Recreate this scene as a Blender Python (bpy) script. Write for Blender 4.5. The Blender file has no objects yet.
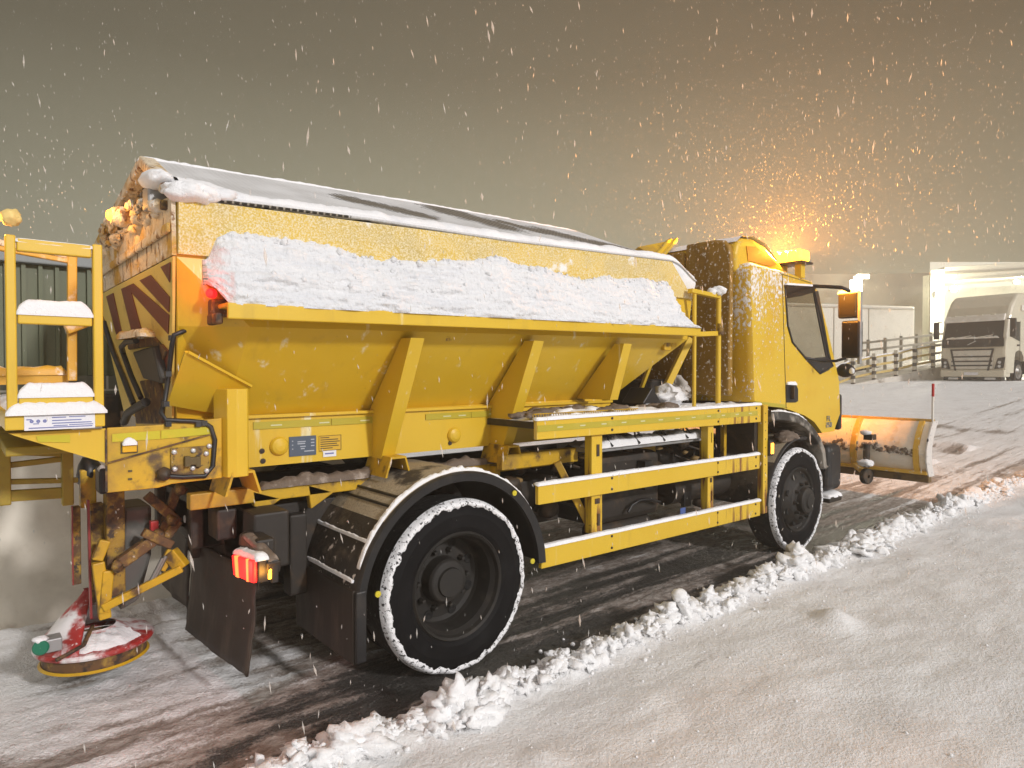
import bpy, bmesh, math, random
from mathutils import Vector, Matrix, noise
R = math.radians
random.seed(7)
S = bpy.context.scene
COL = S.collection

# ------------------------------------------------------------------ camera, sky, sun, exposure
CAM = Vector((0.0, -3.0045, 1.6905))
YAW, PITCH, FPX = R(49.90), R(1.0687), 662.0
FW = Vector((math.cos(YAW)*math.cos(PITCH), math.sin(YAW)*math.cos(PITCH), -math.sin(PITCH)))
RT = Vector((math.sin(YAW), -math.cos(YAW), 0.0))
UP = RT.cross(FW)
cam = bpy.data.cameras.new("camera")
cam_o = bpy.data.objects.new("camera", cam); COL.objects.link(cam_o)
cam.sensor_fit = 'HORIZONTAL'; cam.sensor_width = 36.0; cam.lens = 36.0*FPX/1024.0
cam.clip_start = 0.05; cam.clip_end = 2000.0
cam_o.matrix_world = Matrix(((RT.x, UP.x, -FW.x, CAM.x), (RT.y, UP.y, -FW.y, CAM.y), (RT.z, UP.z, -FW.z, CAM.z), (0, 0, 0, 1)))
S.camera = cam_o

SUN_EL, SUN_AZ = R(24.0), (0.16, -1.0)          # floodlight glow of the yard behind the camera
W = bpy.data.worlds.new("World"); S.world = W; W.use_nodes = True
nt = W.node_tree; nt.nodes.clear()
wo = nt.nodes.new('ShaderNodeOutputWorld')
bg = nt.nodes.new('ShaderNodeBackground'); bg.inputs['Strength'].default_value = 1.0
tc = nt.nodes.new('ShaderNodeTexCoord'); sx = nt.nodes.new('ShaderNodeSeparateXYZ')
rp = nt.nodes.new('ShaderNodeValToRGB')
nt.links.new(tc.outputs['Generated'], sx.inputs[0]); nt.links.new(sx.outputs['Z'], rp.inputs[0])
dt = nt.nodes.new('ShaderNodeVectorMath'); dt.operation = 'DOT_PRODUCT'; nt.links.new(tc.outputs['Generated'], dt.inputs[0])      # town glow: brighter to one side
dt.inputs[1].default_value = Vector((.60, .70, .22)).normalized()
gl = nt.nodes.new('ShaderNodeMapRange'); nt.links.new(dt.outputs['Value'], gl.inputs[0]); gl.inputs[1].default_value = .70; gl.inputs[2].default_value = 1; gl.inputs[3].default_value = .82; gl.inputs[4].default_value = 1.45
dt2 = nt.nodes.new('ShaderNodeVectorMath'); dt2.operation = 'DOT_PRODUCT'; nt.links.new(tc.outputs['Generated'], dt2.inputs[0]); dt2.inputs[1].default_value = Vector((-.45, -.85, .30)).normalized()
gl2 = nt.nodes.new('ShaderNodeMapRange'); nt.links.new(dt2.outputs['Value'], gl2.inputs[0]); gl2.inputs[1].default_value = .0; gl2.inputs[2].default_value = 1; gl2.inputs[3].default_value = 0; gl2.inputs[4].default_value = 2.8
nt.links.new(gl.outputs[0], bg.inputs['Strength'])
bg3 = nt.nodes.new('ShaderNodeBackground'); bg3.inputs['Color'].default_value = (.232, .232, .240, 1); nt.links.new(gl2.outputs[0], bg3.inputs['Strength'])    # fill glow added to the sky behind the camera, out of view
els = rp.color_ramp.elements
els[0].position = 0.0;  els[0].color = (0.290, 0.274, 0.196, 1)
els[1].position = 0.62; els[1].color = (0.058, 0.051, 0.036, 1)
e = els.new(0.78); e.color = (0.37, 0.335, 0.295, 1); e = els.new(1.0); e.color = (0.42, 0.38, 0.335, 1)  # brighter sky overhead, out of view, added as fill on the snow
e = els.new(0.20); e.color = (0.240, 0.228, 0.162, 1)
e = els.new(0.40); e.color = (0.112, 0.102, 0.070, 1)
sky = nt.nodes.new('ShaderNodeTexSky'); sky.sky_type = 'NISHITA'; sky.sun_disc = False
sky.sun_elevation = R(-4); sky.sun_rotation = R(174)
bg2 = nt.nodes.new('ShaderNodeBackground'); bg2.inputs['Strength'].default_value = 0.05
ad = nt.nodes.new('ShaderNodeAddShader')
nt.links.new(rp.outputs[0], bg.inputs['Color']); nt.links.new(sky.outputs[0], bg2.inputs['Color'])
nt.links.new(bg.outputs[0], ad.inputs[0]); nt.links.new(bg2.outputs[0], ad.inputs[1]); ad3 = nt.nodes.new('ShaderNodeAddShader'); nt.links.new(ad.outputs[0], ad3.inputs[0]); nt.links.new(bg3.outputs[0], ad3.inputs[1]); nt.links.new(ad3.outputs[0], wo.inputs['Surface'])

sun = bpy.data.lights.new("yard_light", 'SUN'); sun.energy = 2.6; sun.angle = R(4.5); sun.color = (1.0, 0.97, 0.965)
sun_o = bpy.data.objects.new("yard_light", sun); COL.objects.link(sun_o)
_d = Vector((SUN_AZ[0], SUN_AZ[1], 0)).normalized()*math.cos(SUN_EL) + Vector((0, 0, math.sin(SUN_EL)))
sun_o.rotation_euler = _d.to_track_quat('Z', 'Y').to_euler()
sun_o.location = _d*30

S.view_settings.view_transform = 'Standard'; S.view_settings.look = 'None'
S.view_settings.exposure = 0.0; S.view_settings.gamma = 1.0; S.view_settings.use_curve_mapping = False
S.render.engine = 'CYCLES'
S.cycles.max_bounces = 6; S.cycles.diffuse_bounces = 3; S.cycles.glossy_bounces = 3; S.cycles.transmission_bounces = 4
S.cycles.volume_bounces = 0; S.cycles.transparent_max_bounces = 12
S.cycles.use_denoising = True; S.cycles.sample_clamp_indirect = 4.0
S.cycles.caustics_reflective = False; S.cycles.caustics_refractive = False
S.cycles.use_adaptive_sampling = True; S.cycles.adaptive_threshold = 0.02

# ------------------------------------------------------------------ surveying helpers: sight line of a picture point met with a plane at its real place
def ray(px, py): return FW + RT*((px-512)/FPX) + UP*((384-py)/FPX)
def PY(px, py, y): r = ray(px, py); return CAM + r*((y-CAM.y)/r.y)
def PX(px, py, x): r = ray(px, py); return CAM + r*((x-CAM.x)/r.x)
def PZ(px, py, z): r = ray(px, py); return CAM + r*((z-CAM.z)/r.z)
def PD(px, py, d): return CAM + ray(px, py)*d
def PP(px, py, o, n): r = ray(px, py); return CAM + r*((Vector(o)-CAM).dot(n)/r.dot(n))

def lerp(a, b, t): return a+(b-a)*t
def clamp(t, a=0., b=1.): return max(a, min(b, t))
def sstep(a, b, t): t = clamp((t-a)/(b-a)); return t*t*(3-2*t)
def interp(tab, x):
    if x <= tab[0][0]: return tab[0][1]
    for (a, b), (c, d) in zip(tab, tab[1:]):
        if x <= c: return lerp(b, d, (x-a)/(c-a))
    return tab[-1][1]
def nz(x, y, z=0., o=4): return noise.fractal(Vector((x, y, z)), 1.0, 2.0, o)   # about -1..1

# ------------------------------------------------------------------ mesh builder
class MB:
    def __init__(s): s.v = []; s.f = []; s.m = []; s.sm = []; s.mat = 0
    def add(s, vs, fs, smooth=False):
        o = len(s.v); s.v += [Vector(p) for p in vs]
        for f in fs: s.f.append([i+o for i in f]); s.m.append(s.mat); s.sm.append(smooth)
        return s
    def box(s, a, b):
        (x0, y0, z0), (x1, y1, z1) = a, b
        x0, x1 = min(x0, x1), max(x0, x1); y0, y1 = min(y0, y1), max(y0, y1); z0, z1 = min(z0, z1), max(z0, z1)
        return s.add([(x0,y0,z0),(x1,y0,z0),(x1,y1,z0),(x0,y1,z0),(x0,y0,z1),(x1,y0,z1),(x1,y1,z1),(x0,y1,z1)],
                     [(0,3,2,1),(4,5,6,7),(0,1,5,4),(1,2,6,5),(2,3,7,6),(3,0,4,7)])
    def hexa(s, q0, q1):          # two quads, same winding, joined
        return s.add(list(q0)+list(q1), [(3,2,1,0),(4,5,6,7),(0,1,5,4),(1,2,6,5),(2,3,7,6),(3,0,4,7)])
    def prism(s, poly, d):        # polygon extruded along vector d
        n = len(poly); d = Vector(d); a = [Vector(p) for p in poly]; b = [p+d for p in a]
        nrm = Vector((0, 0, 0))
        for i in range(n): nrm += a[i].cross(a[(i+1) % n])
        fs = [tuple(range(n-1, -1, -1)), tuple(range(n, 2*n))]+[(i, (i+1) % n, n+(i+1) % n, n+i) for i in range(n)]
        if nrm.dot(d) < 0: fs = [tuple(reversed(f)) for f in fs]
        return s.add(a+b, fs)
    def bar(s, p, q, w, h, up=(0, 0, 1)):    # rectangular bar from p to q
        p, q = Vector(p), Vector(q); d = (q-p).normalized(); u = Vector(up)
        if abs(d.dot(u)) > .98: u = Vector((1, 0, 0)) if abs(d.x) < .9 else Vector((0, 1, 0))
        a = d.cross(u).normalized()*(w/2); b = a.cross(d).normalized()*(h/2)
        return s.hexa([p-a-b, p+a-b, p+a+b, p-a+b], [q-a-b, q+a-b, q+a+b, q-a+b])
    def tube(s, pts, r, n=10, cap=True):
        pts = [Vector(p) for p in pts]; rings = []; u = None
        rr = r if isinstance(r, (list, tuple)) else [r]*len(pts)
        for i, p in enumerate(pts):
            d = (pts[min(i+1, len(pts)-1)]-pts[max(i-1, 0)]).normalized()
            if u is None: u = d.orthogonal().normalized()
            else: u = (u-d*u.dot(d)).normalized()
            w = d.cross(u); rings.append([p+(u*math.cos(2*math.pi*k/n)+w*math.sin(2*math.pi*k/n))*rr[i] for k in range(n)])
        vs = [q for g in rings for q in g]
        s.add(vs, [(i*n+k, i*n+(k+1) % n, (i+1)*n+(k+1) % n, (i+1)*n+k) for i in range(len(pts)-1) for k in range(n)], True)
        if cap: s.add(rings[0], [tuple(range(n-1, -1, -1))]); s.add(rings[-1], [tuple(range(n))])
        return s
    def lathe(s, o, ax, prof, n=32, smooth=True, a0=0, a1=2*math.pi):   # prof: list of (radius, along axis)
        o = Vector(o); ax = Vector(ax).normalized(); u = ax.orthogonal().normalized(); w = ax.cross(u); full = abs(a1-a0-2*math.pi) < 1e-6
        m = n if full else n+1
        for (r0, h0), (r1, h1) in zip(prof, prof[1:]):
            vs = [o+ax*h+(u*math.cos(a0+(a1-a0)*k/n)+w*math.sin(a0+(a1-a0)*k/n))*max(r, 1e-4) for r, h in ((r0, h0), (r1, h1)) for k in range(m)]
            s.add(vs, [(k, (k+1) % m, m+(k+1) % m, m+k) for k in range(n)], smooth)
        return s
    def grid(s, fn, nu, nv, smooth=True, close=False):
        vs = [fn(i/nu, j/nv) for j in range(nv+1) for i in range(nu+1)]; a = nu+1
        return s.add(vs, [(j*a+i, j*a+i+1, (j+1)*a+i+1, (j+1)*a+i) for j in range(nv) for i in range(nu)], smooth)
    def lump(s, c, r, sub=2, amp=.25, fr=2.0, seed=0., sq=(1, 1, 1), smooth=True):
        vs, fs = ICO[sub]; c = Vector(c); out = []
        for p in vs:
            k = 1+amp*noise.fractal(p*fr+Vector((seed*7.3, seed*3.1, seed)), 1., 2., 3)
            out.append(c+Vector((p.x*r*sq[0], p.y*r*sq[1], p.z*r*sq[2]))*k)
        return s.add(out, fs, smooth)
    def chunk(s, c, r, rnd, sub=2, sq=(1, 1, 1)):     # broken block of packed snow
        vs, fs = ICO[sub]; c = Vector(c); pl = []
        for k in range(rnd.randint(6, 10)):
            n = Vector((rnd.gauss(0, 1), rnd.gauss(0, 1), rnd.gauss(0, 1))).normalized(); pl.append((n, rnd.uniform(.50, .85)))
        o = Vector((rnd.uniform(0, 60), rnd.uniform(0, 60), 0)); out = []
        for p in vs:
            k = 1.0
            for n, d in pl:
                q = p.dot(n)
                if q > 0: k = min(k, d/max(q, 1e-3))
            k *= 1+.14*noise.fractal(p*3.2+o, 1., 2., 3); out.append(c+Vector((p.x*r*sq[0], p.y*r*sq[1], p.z*r*sq[2]))*k*1.15)
        return s.add(out, fs, True)
    def cap(s, path, w, h, seed=0., step=.02, rag=.35, sink=.012, drop=.0):   # snow lying along a path
        path = [Vector(p) for p in path]; L = [0.]
        for a, b in zip(path, path[1:]): L.append(L[-1]+(b-a).length)
        n = max(4, int(L[-1]/step)); K = 8; vs = []
        for i in range(n+1):
            t = L[-1]*i/n; j = 0
            while j < len(path)-2 and L[j+1] < t: j += 1
            f = (t-L[j])/max(1e-6, L[j+1]-L[j]); p = path[j].lerp(path[j+1], f); d = (path[j+1]-path[j]).normalized()
            sd = Vector((d.y, -d.x, 0)); sd = sd.normalized() if sd.length > 1e-4 else Vector((0, -1, 0))
            e = clamp(min(t, L[-1]-t)/(.6*h+.01))**.5
            hh = h*e*(1+rag*nz(t*9, seed*5.7, 1.3))*(1+.7*rag*nz(t*35, seed, 4.)); ww = w*(1+.25*rag*nz(t*14, seed*3.3, 7.7))
            for k in range(K+1):
                a = math.pi*k/K; wob = 1+.35*rag*nz(t*40, k*2.1, seed)
                z = math.sin(a)**.7*hh*wob-(sink if k in (0, K) else 0)-(drop if k == 0 else 0)
                vs.append(p+sd*(math.cos(a)*ww/2)+Vector((0, 0, z)))
        a = K+1
        return s.add(vs, [(i*a+k, i*a+k+1, (i+1)*a+k+1, (i+1)*a+k) for i in range(n) for k in range(K)]+[tuple(range(K, -1, -1)), tuple(n*a+k for k in range(K+1))], True)
    def build(s, name, mats, parent=None, bevel=0., seg=2, loc=None, solid=0., attrs=None):
        if not isinstance(mats, (list, tuple)): mats = [mats]
        lo = Vector((min(p.x for p in s.v), min(p.y for p in s.v), min(p.z for p in s.v)))
        hi = Vector((max(p.x for p in s.v), max(p.y for p in s.v), max(p.z for p in s.v)))
        L = Vector(loc) if loc is not None else Vector(((lo.x+hi.x)/2, (lo.y+hi.y)/2, lo.z))
        me = bpy.data.meshes.new(name); me.from_pydata([p-L for p in s.v], [], s.f)
        for m in mats: me.materials.append(m)
        me.polygons.foreach_set('material_index', s.m); me.polygons.foreach_set('use_smooth', s.sm)
        if attrs:
            for k, vals in attrs.items():
                a = me.attributes.new(k, 'FLOAT', 'POINT'); a.data.foreach_set('value', vals)
        me.update()
        o = bpy.data.objects.new(name, me); COL.objects.link(o)
        PLACE[o.name] = L
        if parent is not None: o.parent = parent; o.location = L-PLACE[parent.name]
        else: o.location = L
        if solid: m = o.modifiers.new('thick', 'SOLIDIFY'); m.thickness = solid; m.offset = 0
        if bevel: m = o.modifiers.new('bevel', 'BEVEL'); m.width = bevel; m.segments = seg; m.limit_method = 'ANGLE'; m.angle_limit = R(40)
        return o
    def each(s, name, mats, parent=None, bevel=0., seg=2):      # one object per separate piece
        par = list(range(len(s.v))); key = {}
        def find(a):
            while par[a] != a: par[a] = par[par[a]]; a = par[a]
            return a
        for i, p in enumerate(s.v):
            k = (round(p.x, 4), round(p.y, 4), round(p.z, 4))
            if k in key: par[find(i)] = find(key[k])
            else: key[k] = i
        for f in s.f:
            for a in f[1:]: par[find(a)] = find(f[0])
        g = {}
        for n, f in enumerate(s.f): g.setdefault(find(f[0]), []).append(n)
        out = []
        for fs in g.values():
            b = MB(); mp = {}
            for n in fs:
                for i in s.f[n]:
                    if i not in mp: mp[i] = len(b.v); b.v.append(s.v[i])
                b.f.append([mp[i] for i in s.f[n]]); b.m.append(s.m[n]); b.sm.append(s.sm[n])
            out.append(b.build(name, mats, parent, bevel, seg))
        return out
PLACE = {}
ICO = {}
for k in (1, 2, 3):
    b = bmesh.new(); bmesh.ops.create_icosphere(b, subdivisions=k, radius=1); b.verts.ensure_lookup_table()
    ICO[k] = ([v.co.copy() for v in b.verts], [tuple(v.index for v in f.verts) for f in b.faces]); b.free()

def empty(name, loc, label=None, cat=None, group=None):
    o = bpy.data.objects.new(name, None); COL.objects.link(o); o.location = loc; PLACE[o.name] = Vector(loc); o.empty_display_size = .3
    return tag(o, label, cat, group)
def tag(o, label=None, cat=None, group=None, kind=None):
    if label: o['label'] = label
    if cat: o['category'] = cat
    if group: o['group'] = group
    if kind: o['kind'] = kind
    return o

# ------------------------------------------------------------------ materials
def newmat(name):
    m = bpy.data.materials.new(name); m.use_nodes = True; return m, m.node_tree, m.node_tree.nodes['Principled BSDF']
def nd(t, k, **kw):
    n = t.nodes.new(k)
    for a, b in kw.items(): setattr(n, a, b)
    return n
def ramp(t, src, lo, hi, a=0., b=1.):
    n = nd(t, 'ShaderNodeMapRange'); n.interpolation_type = 'SMOOTHSTEP'; t.links.new(src, n.inputs[0])
    n.inputs[1].default_value = lo; n.inputs[2].default_value = hi; n.inputs[3].default_value = a; n.inputs[4].default_value = b; return n.outputs[0]
def tex(t, scale, detail=5., rough=.55, stretch=(1, 1, 1), off=(0, 0, 0)):
    c = nd(t, 'ShaderNodeTexCoord'); mp = nd(t, 'ShaderNodeMapping'); n = nd(t, 'ShaderNodeTexNoise')
    mp.inputs['Scale'].default_value = stretch; mp.inputs['Location'].default_value = off
    t.links.new(c.outputs['Object'], mp.inputs[0]); t.links.new(mp.outputs[0], n.inputs['Vector'])
    n.inputs['Scale'].default_value = scale; n.inputs['Detail'].default_value = detail; n.inputs['Roughness'].default_value = rough
    return n.outputs[0]
def mixc(t, fac, a, b):
    n = nd(t, 'ShaderNodeMix'); n.data_type = 'RGBA'
    if hasattr(fac, 'links'): t.links.new(fac, n.inputs[0])
    else: n.inputs[0].default_value = fac
    for x, i in ((a, 6), (b, 7)):
        if hasattr(x, 'links'): t.links.new(x, n.inputs[i])
        else: n.inputs[i].default_value = (*x, 1)
    return n.outputs[2]
def mathn(t, op, a, b=None):
    n = nd(t, 'ShaderNodeMath', operation=op)
    for i, x in enumerate((a, b)):
        if x is None: continue
        if hasattr(x, 'links'): t.links.new(x, n.inputs[i])
        else: n.inputs[i].default_value = x
    return n.outputs[0]
def bump(t, p, src, strength, dist=.01):
    b = nd(t, 'ShaderNodeBump'); b.inputs['Strength'].default_value = strength; b.inputs['Distance'].default_value = dist
    t.links.new(src, b.inputs['Height']); t.links.new(b.outputs[0], p.inputs['Normal'])
def pm(name, c, rough=.5, metal=0., layers=(), bp=None, spec=.5, coat=0.):
    """layers: (colour, scale, lo, hi, stretch) noise-driven coats; bp: (scale, strength, dist)"""
    m, t, p = newmat(name); col = c; off = 0
    for L in layers:
        c2, sc, lo, hi = L[:4]; st = L[4] if len(L) > 4 else (1, 1, 1); off += 3.7
        src = tex(t, sc, 6., .62, st, (off, off*.7, -off)); col = mixc(t, ramp(t, src, lo, hi), col, c2)
    if hasattr(col, 'links'): t.links.new(col, p.inputs['Base Color'])
    else: p.inputs['Base Color'].default_value = (*col, 1)
    p.inputs['Roughness'].default_value = rough; p.inputs['Metallic'].default_value = metal
    p.inputs['Specular IOR Level'].default_value = spec; p.inputs['Coat Weight'].default_value = coat
    if bp: bump(t, p, tex(t, bp[0], 6., .6), bp[1], bp[2])
    return m
def emit(name, c, s):
    m, t, p = newmat(name); p.inputs['Base Color'].default_value = (*c, 1); p.inputs['Emission Color'].default_value = (*c, 1); p.inputs['Emission Strength'].default_value = s; return m

Y0 = (0.70, 0.46, 0.028)
SNOWC = (0.86, 0.86, 0.87)
YEL = pm('yellow_paint', Y0, .42, layers=[((.64, .40, .012), 1.1, .45, .85), ((.52, .33, .03), 1.5, .56, .85, (5, 5, .5)), ((.25, .13, .03), 9., .66, .76), ((.78, .70, .42), 1.3, .60, .72, (9, 9, .7)), ((.20, .09, .03), 38., .72, .76)], bp=(4., .05, .01), coat=.15)
YELD = pm('yellow_paint_dirty', (.60, .36, .012), .5, layers=[((.34, .20, .03), 3., .45, .7), ((.10, .055, .025), 7., .54, .72)], bp=(20., .1, .004))
YELR = pm('yellow_paint_rust_runs', Y0, .45, layers=[((.64, .37, .012), 1.6, .45, .75), ((.22, .085, .02), 1.0, .53, .62, (9, 9, .9)), ((.12, .05, .02), 14., .64, .74)], coat=.1)
YELS = pm('yellow_paint_snow_dusted', Y0, .5, layers=[((.50, .36, .09), 3., .40, .7), ((.80, .70, .46), 120., .38, .66), ((.86, .85, .82), 7., .60, .70)], bp=(110., .5, .008))
def cab_paint():
    m, t, p = newmat('yellow_paint_snow_stuck'); p.inputs['Roughness'].default_value = .42; p.inputs['Coat Weight'].default_value = .15
    c = nd(t, 'ShaderNodeTexCoord'); s = nd(t, 'ShaderNodeSeparateXYZ'); t.links.new(c.outputs['Object'], s.inputs[0])
    base = mixc(t, ramp(t, tex(t, 1.6, 5.), .45, .75), Y0, (.64, .37, .012))
    up = ramp(t, s.outputs['Z'], .55, 1.55, -.06, .085); back = ramp(t, s.outputs['X'], -.55, .25, .07, -.10)
    f = mathn(t, 'ADD', tex(t, 38., 6., .66, (1, 1, .7)), mathn(t, 'ADD', up, back)); f = mathn(t, 'ADD', f, mathn(t, 'MULTIPLY', mathn(t, 'SUBTRACT', tex(t, 4.5, 3.), .5), .35))
    k = ramp(t, f, .61, .69); t.links.new(mixc(t, k, base, (.86, .84, .82)), p.inputs['Base Color']); bump(t, p, k, .5, .012); return m
YELC = cab_paint()
CRUST = pm('snow_crusted_yellow', (.80, .68, .50), .7, layers=[((.62, .36, .05), 4., .46, .62), ((.26, .13, .05), 26., .54, .64, (1, 1, .45)), ((.84, .80, .74), 12., .58, .68)], bp=(26., 1., .03))
RUST = pm('rusty_yellow_steel', (.36, .22, .025), .65, layers=[((.10, .05, .02), 9., .42, .60), ((.045, .03, .02), 22., .54, .64), ((.65, .55, .38), 40., .64, .72)], bp=(30., .3, .006))
BROWN = pm('rusty_brown_steel', (.13, .065, .025), .7, layers=[((.34, .21, .04), 12., .50, .66), ((.035, .024, .018), 16., .5, .64), ((.5, .44, .36), 45., .66, .74)], bp=(30., .3, .006))
REDBR = pm('chevron_red_brown', (.16, .035, .018), .45, layers=[((.30, .16, .08), 14., .62, .75)])
CHY = pm('chevron_yellow', (.74, .54, .13), .45, layers=[((.42, .30, .08), 5., .55, .75)])
SNOW = pm('snow', SNOWC, .75, layers=[((.72, .73, .76), 5., .5, .8)], bp=(70., .6, .012), spec=.3)
def snow_lumpy():
    m, t, p = newmat('packed_snow'); p.inputs['Base Color'].default_value = (.88, .88, .885, 1); p.inputs['Roughness'].default_value = .75; p.inputs['Specular IOR Level'].default_value = .3
    a = tex(t, 26., 6., .65); b = tex(t, 120., 3., .6); s = mathn(t, 'ADD', a, mathn(t, 'MULTIPLY', b, .35)); bump(t, p, s, .7, .015); return m
PACK = snow_lumpy()
SLABM = pm('clinging_snow', (.82, .83, .85), .8, layers=[((.74, .76, .80), 3., .45, .7, (.5, 1, 2.5)), ((.87, .87, .88), 11., .52, .7, (.5, 1, 2))], bp=(60., .8, .02), spec=.2)
RUB = pm('tyre_rubber', (.006, .006, .007), .6, layers=[((.013, .013, .014), 6., .5, .75), ((.45, .45, .45), 60., .72, .77), ((.05, .048, .045), 3., .6, .75)], bp=(40., .12, .004), spec=.10)
TREAD = pm('tyre_tread_snow', (.016, .016, .016), .6, layers=[((.5, .5, .5), 30., .64, .70)], bp=(40., .8, .012))
RIM = pm('wheel_rim_grimy', (.012, .010, .008), .7, 0., layers=[((.035, .027, .019), 9., .5, .75), ((.5, .48, .45), 40., .72, .78)], bp=(20., .15, .004))
BLK = pm('black_plastic', (.013, .013, .014), .45, layers=[((.05, .042, .034), 5., .5, .75)], bp=(30., .08, .003))
FLAP = pm('rubber_mudflap', (.030, .022, .016), .6, layers=[((.075, .055, .04), 3., .45, .7, (2.5, 2.5, .6)), ((.5, .48, .45), 9., .76, .80, (3, 3, .5))], bp=(25., .15, .004))
CHAS = pm('grimy_chassis', (.022, .017, .013), .6, layers=[((.075, .045, .022), 6., .5, .7), ((.45, .42, .38), 26., .72, .80)], bp=(25., .3, .006))
GUARD = pm('mudguard_slush', (.34, .28, .19), .7, layers=[((.20, .16, .11), 120., .45, .65), ((.035, .028, .022), 3.4, .52, .62), ((.60, .54, .46), 9., .62, .74)], bp=(90., .6, .008))
GREY = pm('galvanised_grey', (.33, .33, .33), .5, .3, layers=[((.2, .19, .17), 7., .5, .75)])
STEEL = pm('dull_steel', (.25, .24, .22), .45, .6, layers=[((.12, .08, .05), 8., .5, .7)])
CHUTE = pm('chute_grey', (.10, .095, .085), .5, layers=[((.22, .2, .17), 4., .5, .75), ((.06, .035, .02), 9., .56, .72)])
RED = pm('red_hood_frosted', (.36, .025, .022), .45, layers=[((.80, .78, .78), 6., .44, .60), ((.75, .70, .70), 45., .60, .72)], bp=(40., .3, .006))
REDL = pm('dark_red_edge', (.22, .018, .018), .4)
REDP = pm('red_paint', (.45, .03, .03), .4)
GREEN = pm('green_cap', (.012, .16, .09), .4)
TAPE = pm('reflective_tape', (.47, .38, .03), .35, layers=[((.54, .44, .06), 8., .5, .7)], spec=.6)
TAPEM = pm('tape_mark', (.62, .62, .35), .4)
WHITE = pm('white_paper', (.78, .78, .82), .5)
INK = pm('blue_ink', (.18, .20, .42), .6)
DINK = pm('dark_ink', (.10, .07, .02), .6)
PLATE = pm('grey_blue_plate', (.085, .11, .15), .35)
PLATEI = pm('plate_print', (.42, .46, .52), .5)
CHROME = pm('bright_bolt', (.7, .7, .7), .3, .7)
REFL = pm('amber_reflector', (.75, .42, .02), .25)
GREENC = pm('green_cladding', (.11, .125, .070), .55, layers=[((.15, .16, .10), 2., .45, .7, (1, 1, .15))])
FASC = pm('pale_fascia', (.24, .26, .26), .6)
BLOCKW = pm('lower_wall_render', (.86, .80, .69), .85, layers=[((.70, .64, .54), 1.2, .45, .65), ((.66, .60, .50), 7., .55, .75)], bp=(40., .2, .004))
DARKG = pm('dark_glass', (.02, .022, .022), .08, spec=.7)
SEAT = pm('cab_interior', (.05, .045, .04), .7)
PLOW = pm('plough_frosted', (.88, .80, .68), .7, layers=[((.76, .52, .22), 2.5, .52, .74), ((.88, .82, .76), 6., .56, .70)], bp=(30., .5, .01))
PLOWY = pm('plough_yellow', (.74, .44, .06), .5, layers=[((.82, .74, .58), 12., .55, .70)])
PLOWE = pm('plough_edge_rust', (.16, .10, .035), .7, layers=[((.06, .04, .02), 8., .5, .7)])
DIRTS = pm('dirty_slush', (.16, .12, .09), .8, layers=[((.45, .38, .32), 9., .5, .7)], bp=(30., .6, .02))
AMBER = emit('amber_glow', (1.0, .40, .03), 7.0)
AMBER2 = emit('amber_marker', (1.0, .42, .03), 6.0)
REDG = emit('red_glow', (1.0, .02, .02), 1.3)
WLAMP = emit('white_lamp', (1.0, .96, .78), 14.0)
def block_wall():
    m, t, p = newmat('concrete_blocks'); c = nd(t, 'ShaderNodeTexCoord'); mp = nd(t, 'ShaderNodeMapping'); b = nd(t, 'ShaderNodeTexBrick')
    mp.inputs['Rotation'].default_value = (R(90), 0, 0)
    t.links.new(c.outputs['Object'], mp.inputs[0]); t.links.new(mp.outputs[0], b.inputs[0])
    b.inputs['Scale'].default_value = 1.0; b.inputs['Brick Width'].default_value = .28; b.inputs['Row Height'].default_value = .17; b.inputs['Mortar Size'].default_value = .008
    b.inputs['Color1'].default_value = (.085, .09, .065, 1); b.inputs['Color2'].default_value = (.115, .115, .085, 1); b.inputs['Mortar'].default_value = (.34, .33, .28, 1)
    t.links.new(b.outputs[0], p.inputs['Base Color']); p.inputs['Roughness'].default_value = .85; return m
BLOCKS = block_wall()
OCHRE = pm('dark_ochre_panel', (.30, .165, .015), .55, layers=[((.17, .09, .015), 3., .45, .7, (1, 1, .4)), ((.84, .80, .74), 34., .57, .65)], bp=(34., .4, .01))  # darker ochre than the cab yellow, with snow specks
def glass(name, tint, fac):
    m, t, p = newmat(name); out = t.nodes['Material Output']; tr = nd(t, 'ShaderNodeBsdfTransparent'); tr.inputs[0].default_value = (*tint, 1)
    mx = nd(t, 'ShaderNodeMixShader'); mx.inputs[0].default_value = fac; p.inputs['Base Color'].default_value = (.03, .03, .028, 1); p.inputs['Roughness'].default_value = .12
    t.links.new(tr.outputs[0], mx.inputs[1]); t.links.new(p.outputs[0], mx.inputs[2]); t.links.new(mx.outputs[0], out.inputs['Surface']); return m
GLASS = glass('window_glass', (.86, .84, .76), .22)
SMOKE = glass('smoked_deflector', (.55, .30, .10), .6)
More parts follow.
